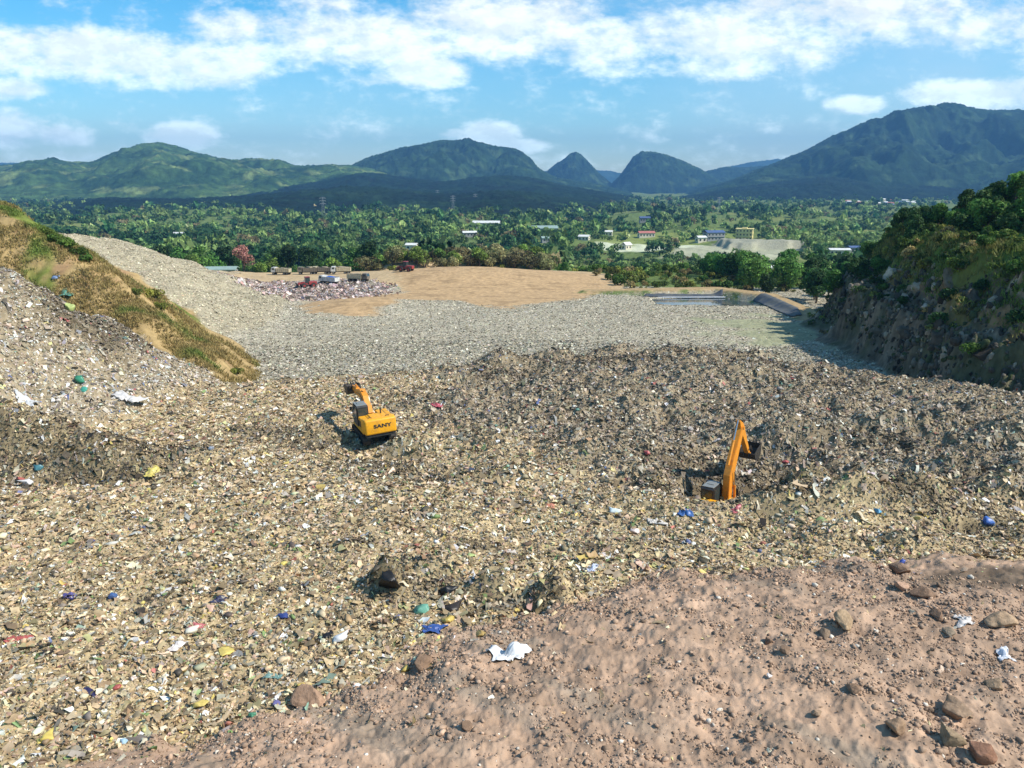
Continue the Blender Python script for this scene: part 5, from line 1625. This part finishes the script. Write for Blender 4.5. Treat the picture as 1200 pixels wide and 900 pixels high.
def wheel_loader(px, row, rz, lab, m, cat='loader'):
    q = place(px, row)
    t = empty('wheel_loader', q, rz, label=lab, category=cat)
    MB().box((0, -1.2, 1.25), (1.5, 2.2, .9), .12).build('engine_hood', m, t)
    MB().box((0, 1.0, 1.0), (1.0, 1.6, .6), .08).build('front_frame', m, t)
    c = MB().box((0, .1, 2.1), (1.3, 1.2, 1.4), .1).build('cab', M_GLS, t)
    MB().box((0, .1, 2.85), (1.45, 1.35, .12), .04).build('cab_roof', m, c)
    a = MB()
    for x in (-.5, .5):
        a.plate(thick_line([(.9, 1.5), (2.2, 1.3), (2.9, .6)], [.12, .14, .1]), x - .06, x + .06)
    a.build('lift_arm', m, t)
    MB().plate(thick_line([(2.9, 1.2), (2.75, .6), (3.0, .15), (3.8, .1)], [.05] * 4), -1.2, 1.2).build('bucket', M_STL, t)
    for y in (-1.3, 1.2):
        for x in (-1, 1):
            w = MB().tube((x * .65, y, .65), (x * 1.15, y, .65), .65, n=20).build('wheel', M_TYR, t)
            MB().tube((x * 1.14, y, .65), (x * 1.18, y, .65), .3, n=12).build('rim', m, w)
    return t


wheel_loader(361, 337, R(120), 'small red loader half buried behind the pinkish litter', M_RED)
wheel_loader(476, 318, R(70), 'reddish machine standing alone by the brown scrub on the plateau', M_RED)

# ------------------------------------------------------------------ roofs and buildings
def wallm(name, rgb, d=.4):
    return paint(name, lin(rgb), .85, dirt=d, scale=.25, dirtcol=lin((120, 112, 98)))


M_CRM, M_YLW, M_CON = wallm('cream_wall', (216, 206, 180)), wallm('yellow_wall', (224, 204, 136)), wallm('grey_wall', (150, 150, 146))
M_RFG, M_RFB, M_RFW, M_RFR = paint('green_grey_roof', lin((140, 160, 150)), .5, dirt=.5, scale=.3), paint('blue_roof', lin((70, 90, 130)), .5, dirt=.4, scale=.3), paint('pale_roof', lin((214, 212, 204)), .5, dirt=.4, scale=.2), paint('red_roof', lin((176, 104, 92)), .7, dirt=.5, scale=.3)
M_TRM = paint('dark_window', (.03, .035, .04), .3, dirt=.2)


def building(px, row, w, d, h, floors, wall, roof, lab, rz=0, name='building', cat='building', rise=1.5, dist=None, group=None, bays=None, over=.6):
    if dist:
        v = ray(px, row); k = dist / v[1]; x, y = v[0] * k, dist
        q = Vector((x, y, float(height(np.array([x]), np.array([y]))[0])))
        q.z = max(q.z, float(v[2] * k) - 0.0) if False else q.z
    else:
        q = place(px, row)
    t = empty(name, q, rz, label=lab, category=cat)
    if group: t['group'] = group
    MB().box((0, 0, h / 2 - 2), (w, d, h + 4)).build('wall', wall, t)
    r_ = MB()
    if rise:
        r_.plate([(-d / 2 - over, h), (0, h + rise), (d / 2 + over, h), (d / 2 + over, h + .25), (0, h + rise + .28), (-d / 2 - over, h + .25)], -w / 2 - over, w / 2 + over)
    else:
        r_.box((0, 0, h + .2), (w + 2 * over, d + 2 * over, .4)).box((0, 0, h + .9), (w * .3, d * .4, 1.2))
    r_.build('roof', roof, t)
    fh = h / floors
    bays = bays or max(2, int(w / 3.2))
    for f in range(floors):
        for i in range(bays):
            x = -w / 2 + (i + .5) * w / bays
            wd = MB().box((x, -d / 2 - .02, f * fh + fh * .55), (w / bays * .42, .1, fh * .4)).build('window', M_TRM, t)
        if f and floors > 1:
            MB().box((0, -d / 2 - .35, f * fh), (w + .3, .7, .18)).build('ledge', wall, t)
    for f in range(floors):
        for s in (-1, 1):
            MB().box((s * (w / 2 + .02), 0, f * fh + fh * .55), (.1, d * .3, fh * .4)).build('window', M_TRM, t)
    return t


building(255, 322, 13, 6, 2.0, 1, M_CON, M_RFG, 'low shed with a grey green metal roof at the left end of the plateau', R(8), 'shed', 'shed', .8, dist=275)
building(873, 268, 17, 13, 12, 3, M_YLW, M_YLW, 'three storey pale yellow block with rows of windows in the valley trees', R(-22), rise=0, dist=830)
building(837, 265, 19, 12, 8, 2, M_CON, M_RFB, 'grey two storey building with dark blue roof left of the yellow block', R(12), dist=800, rise=2)
building(822, 268, 9, 8, 5, 1, M_CRM, M_RFW, 'small cream house against the left side of the blue roofed building', R(12), dist=790, rise=1.6, name='house', cat='house')
building(570, 254, 34, 16, 6, 1, M_CON, M_RFW, 'long warehouse with a dull white roof far off in the wood', R(-4), 'warehouse', 'warehouse', 2.5, dist=1000)
building(630, 255, 48, 18, 6, 1, M_CON, M_RFG, 'longer warehouse with a pale green roof beside the white roofed one', R(7), 'warehouse', 'warehouse', 3, dist=960)
building(985, 276, 16, 8, 4, 1, M_CRM, M_RFW, 'low white roofed shed in the trees left of the rocky hill', R(-6), 'shed', 'shed', 1.2, dist=640)
building(1002, 275, 9, 8, 5, 1, M_CON, M_RFB, 'dark blue grey shed touching the white roofed shed by the hill', R(4), 'shed', 'shed', 1.2, dist=650)
building(902, 316, 7, 5, 3, 1, M_CON, M_RFW, 'small hut with a pale roof in the grove beyond the pond', R(15), 'hut', 'hut', 1, dist=330)
building(758, 256, 18, 10, 5, 1, M_CRM, M_RFR, 'low house with a long pinkish red roof in the valley', R(5), 'house', 'house', 2, dist=900)
building(714, 258, 8, 7, 5, 1, M_CRM, M_RFW, 'tiny white house left of the pink roofed one in the valley', R(-12), 'house', 'house', 1.6, dist=900)
building(756, 247, 15, 9, 6, 1, M_CON, M_RFB, 'dim blue grey house behind the pink roofed one', R(0), 'house', 'house', 2, dist=1150)
building(735, 266, 7, 6, 4, 1, M_CRM, M_RFW, 'white hut with a steep roof amid trees left of the lawn', R(35), 'hut', 'hut', 2.4, dist=700)
building(685, 266, 10, 7, 4, 1, M_CRM, M_RFW, 'pale house in the trees above the light field', R(-20), 'house', 'house', 1.6, dist=760)
building(640, 268, 9, 6, 4, 1, M_CON, M_RFG, 'small grey green roofed house below the long warehouse', R(14), 'house', 'house', 1.5, dist=740)
building(550, 262, 14, 9, 4, 1, M_CON, M_RFW, 'low grey white roofed house left of the warehouses', R(10), 'house', 'house', 1.6, dist=820)
building(482, 272, 9, 7, 4, 1, M_CRM, M_RFW, 'pale hut in the wood above the plateau scrub', R(-8), 'hut', 'hut', 1.5, dist=660)
building(213, 268, 20, 8, 4, 1, M_CRM, M_RFW, 'row of pale huts in the wood behind the far litter slope', R(4), 'hut', 'hut', 1.5, dist=900)
for i in range(34):
    px = random.uniform(985, 1075); Y = random.uniform(1900, 2500)
    row = 233
    building(px, row, random.uniform(9, 16), 9, random.uniform(5, 9), 1, M_CRM, random.choice([M_RFW, M_RFB, M_RFR, M_RFW]), 'tiny pale house of the far village at the foot of the big mountain', random.uniform(-.6, .6), 'house', 'house', 2, dist=Y, group='houses of the far village', bays=2)


def pylon(px, Y, H_, lab):
    v = ray(px, 250); x = v[0] / v[1] * Y
    z = float(height(np.array([x]), np.array([Y]))[0])
    t = empty('pylon', (x, Y, z), .3, label=lab, category='pylon', group='power pylons in the valley')
    m = MB(); b = H_ * .09; n = 9
    def c(k, f): 
        s = b * (1 - .86 * f); return Vector(((-s, s)[k & 1], (-s, s)[k >> 1], f * H_))
    for i in range(n):
        f0, f1 = i / n, (i + 1) / n
        for k in range(4):
            m.tube(c(k, f0), c(k, f1), .10, n=4, cap=False)
        for k, j in ((0, 1), (1, 3), (3, 2), (2, 0)):
            m.tube(c(k, f0), c(j, f1), .05, n=4, cap=False); m.tube(c(j, f0), c(k, f1), .05, n=4, cap=False)
    m.build('lattice_tower', M_PYL, t)
    for f in (.72, .84, .95):
        a = MB().tube((-H_ * .13, 0, H_ * f), (H_ * .13, 0, H_ * f), .22, n=4).tube((-H_ * .13, 0, H_ * f), (0, 0, H_ * (f + .04)), .12, n=4).tube((H_ * .13, 0, H_ * f), (0, 0, H_ * (f + .04)), .12, n=4)
        cr = a.build('crossarm', M_PYL, t)
        q = MB()
        for s in (-1, 1):
            q.tube((s * H_ * .128, 0, H_ * f), (s * H_ * .128, 0, H_ * f - 1.6), .14, n=5)
        q.build('insulator', M_GRY, cr)


M_PYL = paint('galvanised_steel', (.28, .30, .31), .6, .3, dirt=.2)
for px, Y, H_, lab in ((379, 1250, 44, 'grey lattice pylon over the wood left of the table hill'), (531, 1500, 42, 'grey lattice pylon in front of the table hill'),
                       (557, 1800, 42, 'faint lattice pylon right of centre before the table hill'), (842, 1500, 40, 'faint lattice pylon below the ridge right of the second peak'),
                       (513, 2100, 46, 'small far pylon at the foot of the table hill')):
    pylon(px, Y, H_ * .85, lab)
# ------------------------------------------------------------------ sun, sky, haze
SUN = Vector((.90, -.28, .96)).normalized()
ld = bpy.data.lights.new('sun', 'SUN'); ld.energy = 4.6; ld.angle = R(.5); ld.color = (1, .95, .86)
lo = bpy.data.objects.new('sun', ld); COL.objects.link(lo)
lo.rotation_euler = (-SUN).to_track_quat('-Z', 'Y').to_euler()
lo.location = (60, -20, 120)

world = bpy.data.worlds.new('World'); scene.world = world; world.use_nodes = True
nt = world.node_tree
bg = nt.nodes['Background']
sky = N(nt, 'ShaderNodeTexSky', sky_type='NISHITA', sun_disc=False)
sky.sun_elevation = math.asin(SUN.z); sky.sun_rotation = math.atan2(SUN.x, SUN.y)
sky.air_density = 1.0; sky.dust_density = .3; sky.ozone_density = 2.0
L = nt.links.new


def mth(op, a, b=None, c=None, clamp=False):
    n = N(nt, 'ShaderNodeMath', operation=op, use_clamp=clamp)
    for i, v in enumerate((a, b, c)):
        if v is None:
            continue
        if isinstance(v, (int, float)):
            n.inputs[i].default_value = v
        else:
            L(v, n.inputs[i])
    return n.outputs[0]


tc = N(nt, 'ShaderNodeTexCoord'); sep = N(nt, 'ShaderNodeSeparateXYZ')
L(tc.outputs['Generated'], sep.inputs[0])
dx, dy, dz = sep.outputs
fwd = mth('MAXIMUM', dy, .05)
U = mth('DIVIDE', dx, fwd); W_ = mth('DIVIDE', dz, fwd)


def tan_xy(px, row):
    d = ray(px, row); return d[0] / d[1], d[2] / d[1]


# cumulus banks: px, row, half width, half height, weight
BLOBS = [(60, 62, 175, 30, 1.15), (190, 75, 150, 30, 1.15), (275, 35, 60, 22, .9), (420, 45, 190, 34, 1.05), (590, 30, 150, 44, 1.1), (700, 50, 90, 34, .8), (505, 84, 52, 20, 1.5), (440, 93, 34, 8, .6),
         (850, 52, 175, 38, .9), (990, 15, 190, 36, .85), (1160, 28, 120, 30, .7), (800, 78, 110, 14, .75), (572, 160, 40, 20, 1.7), (604, 172, 44, 10, 1.4), (540, 158, 30, 8, 1.0), (212, 160, 48, 17, 1.5),
         (10, 150, 50, 24, 1.2), (70, 158, 40, 14, .9), (10, 104, 55, 14, 1.1), (1150, 110, 95, 20, 1.3), (1000, 122, 40, 12, 1.1), (130, 188, 120, 12, .55), (640, 190, 60, 10, .4), (380, 5, 60, 12, .6),
         (-160, 70, 160, 50, .9), (1400, 60, 180, 60, .8)]
dens = None
for px, row, hw, hh, wt in BLOBS:
    u0, w0 = tan_xy(px, row)
    a = mth('MULTIPLY', mth('SUBTRACT', U, u0), 900 / hw)
    b = mth('MULTIPLY', mth('SUBTRACT', W_, w0), 900 / hh)
    g = mth('SUBTRACT', 1.0, mth('ADD', mth('MULTIPLY', a, a), mth('MULTIPLY', b, b)))
    g = mth('MULTIPLY', mth('MAXIMUM', g, -.4), wt)
    dens = g if dens is None else mth('SMOOTH_MAX', dens, g, .25)
cv = N(nt, 'ShaderNodeCombineXYZ'); L(U, cv.inputs[0]); L(mth('MULTIPLY', W_, 1.9), cv.inputs[1])


def wnoise(scale, det, rough, off=0, src=None):
    n = N(nt, 'ShaderNodeTexNoise', inp={'Scale': scale, 'Detail': det, 'Roughness': rough})
    ad = N(nt, 'ShaderNodeVectorMath', operation='ADD'); ad.inputs[1].default_value = (off, off * .7, off * .3)
    L(src or cv.outputs[0], ad.inputs[0]); L(ad.outputs[0], n.inputs['Vector'])
    return n.outputs['Fac']


n_big = wnoise(13, 12, .62)
n_up = N(nt, 'ShaderNodeVectorMath', operation='ADD'); n_up.inputs[1].default_value = (.012, .022, 0)
L(cv.outputs[0], n_up.inputs[0])
n_big2 = wnoise(13, 12, .62, 0, n_up.outputs[0])
n_fine = wnoise(44, 8, .6, 1.7)
dn = mth('ADD', mth('ADD', mth('MULTIPLY', dens, 1.0), mth('MULTIPLY_ADD', n_big, 2.7, -1.28)), mth('MULTIPLY_ADD', n_fine, 1.5, -.75))
mask = N(nt, 'ShaderNodeMapRange', interpolation_type='SMOOTHSTEP', inp={1: -.15, 2: 1.15, 3: 0, 4: 1}); L(dn, mask.inputs[0])
# thin high veil, whiter to the right
veil_n = wnoise(2.6, 6, .55, 3.1)
veil = N(nt, 'ShaderNodeMapRange', interpolation_type='SMOOTHSTEP', inp={1: .33, 2: .78, 3: 0, 4: .42}); L(veil_n, veil.inputs[0])
vr = N(nt, 'ShaderNodeMapRange', inp={1: -.5, 2: .65, 3: .15, 4: 1.0}); L(U, vr.inputs[0])
veil_f = mth('MULTIPLY', veil.outputs[0], vr.outputs[0])
# relief: density towards the sun side against density here gives lit edges and grey undersides
rel = mth('SUBTRACT', n_big, n_big2)
lit = N(nt, 'ShaderNodeMapRange', inp={1: -.07, 2: .09, 3: .62, 4: 1.0}); L(rel, lit.inputs[0])
core = N(nt, 'ShaderNodeMapRange', inp={1: .4, 2: 2.0, 3: 1.0, 4: .86}); L(dn, core.inputs[0])
br = mth('MULTIPLY', lit.outputs[0], core.outputs[0])
cc = N(nt, 'ShaderNodeMix', data_type='RGBA')
cc.inputs[6].default_value = (6.9, 7.3, 7.3, 1); cc.inputs[7].default_value = (8.9, 9.2, 9.1, 1)
crp = N(nt, 'ShaderNodeMapRange', inp={1: .58, 2: .98, 3: 0, 4: 1}); L(br, crp.inputs[0]); L(crp.outputs[0], cc.inputs[0])
hs = N(nt, 'ShaderNodeHueSaturation', inp={'Hue': .488, 'Saturation': SKY_SAT, 'Value': SKY_VAL}); L(sky.outputs[0], hs.inputs['Color'])
m1 = N(nt, 'ShaderNodeMix', data_type='RGBA'); L(veil_f, m1.inputs[0]); tn = N(nt, 'ShaderNodeMix', data_type='RGBA', blend_type='MULTIPLY', inp={0: 1.0}); L(hs.outputs[0], tn.inputs[6]); tn.inputs[7].default_value = (.86, 1.0, 1.03, 1)
L(tn.outputs[2], m1.inputs[6]); m1.inputs[7].default_value = (6.6, 7.7, 8.3, 1)
# low cumulus stand far off in front of the bright horizon sky
lowc = N(nt, 'ShaderNodeCombineXYZ')
for i_, g_ in enumerate((1.42, 1.66, 1.60)):
    low = N(nt, 'ShaderNodeMapRange', inp={1: .0, 2: .22, 3: g_, 4: 1.0}); L(W_, low.inputs[0]); L(low.outputs[0], lowc.inputs[i_])
cl = N(nt, 'ShaderNodeVectorMath', operation='MULTIPLY'); L(cc.outputs[2], cl.inputs[0]); L(lowc.outputs[0], cl.inputs[1])
m2 = N(nt, 'ShaderNodeMix', data_type='RGBA'); L(mask.outputs[0], m2.inputs[0]); L(m1.outputs[2], m2.inputs[6]); L(cl.outputs[0], m2.inputs[7])
L(m2.outputs[2], bg.inputs['Color'])
bg.inputs['Strength'].default_value = .1

bm = bmesh.new()
bmesh.ops.create_cube(bm, size=1)
hz = bpy.data.meshes.new('haze'); bm.to_mesh(hz); bm.free()
x0, x1, y0, y1, z0, z1 = -10500, 10500, -400, 11500, -62, 640
for v in hz.vertices:
    v.co = (x0 + (v.co.x + .5) * (x1 - x0), y0 + (v.co.y + .5) * (y1 - y0), z0 + (v.co.z + .5) * (z1 - z0))
hm = bpy.data.materials.new('haze_air'); hm.use_nodes = True
hn = hm.node_tree; hn.nodes.clear()
ho = hn.nodes.new('ShaderNodeOutputMaterial'); hv = hn.nodes.new('ShaderNodeVolumePrincipled')
hv.inputs['Color'].default_value = (.17, .42, .80, 1)
hv.inputs['Density'].default_value = HAZE
hv.inputs['Anisotropy'].default_value = 0.0
hn.links.new(hv.outputs[0], ho.inputs['Volume'])
link('haze', hz, hm, kind='stuff', label='pale blue air haze over the valley', category='haze')

# ------------------------------------------------------------------ render settings
scene.render.engine = 'CYCLES'
cy = scene.cycles
cy.max_bounces = 5; cy.diffuse_bounces = 3; cy.glossy_bounces = 2; cy.transmission_bounces = 3; cy.volume_bounces = 0; cy.transparent_max_bounces = 6
cy.caustics_reflective = False; cy.caustics_refractive = False
cy.use_denoising = DENOISE
cy.sample_clamp_indirect = 6
vs = scene.view_settings
vs.view_transform = 'Standard'; vs.look = 'None'; vs.gamma = 1; vs.use_curve_mapping = False
vs.exposure = EXPO
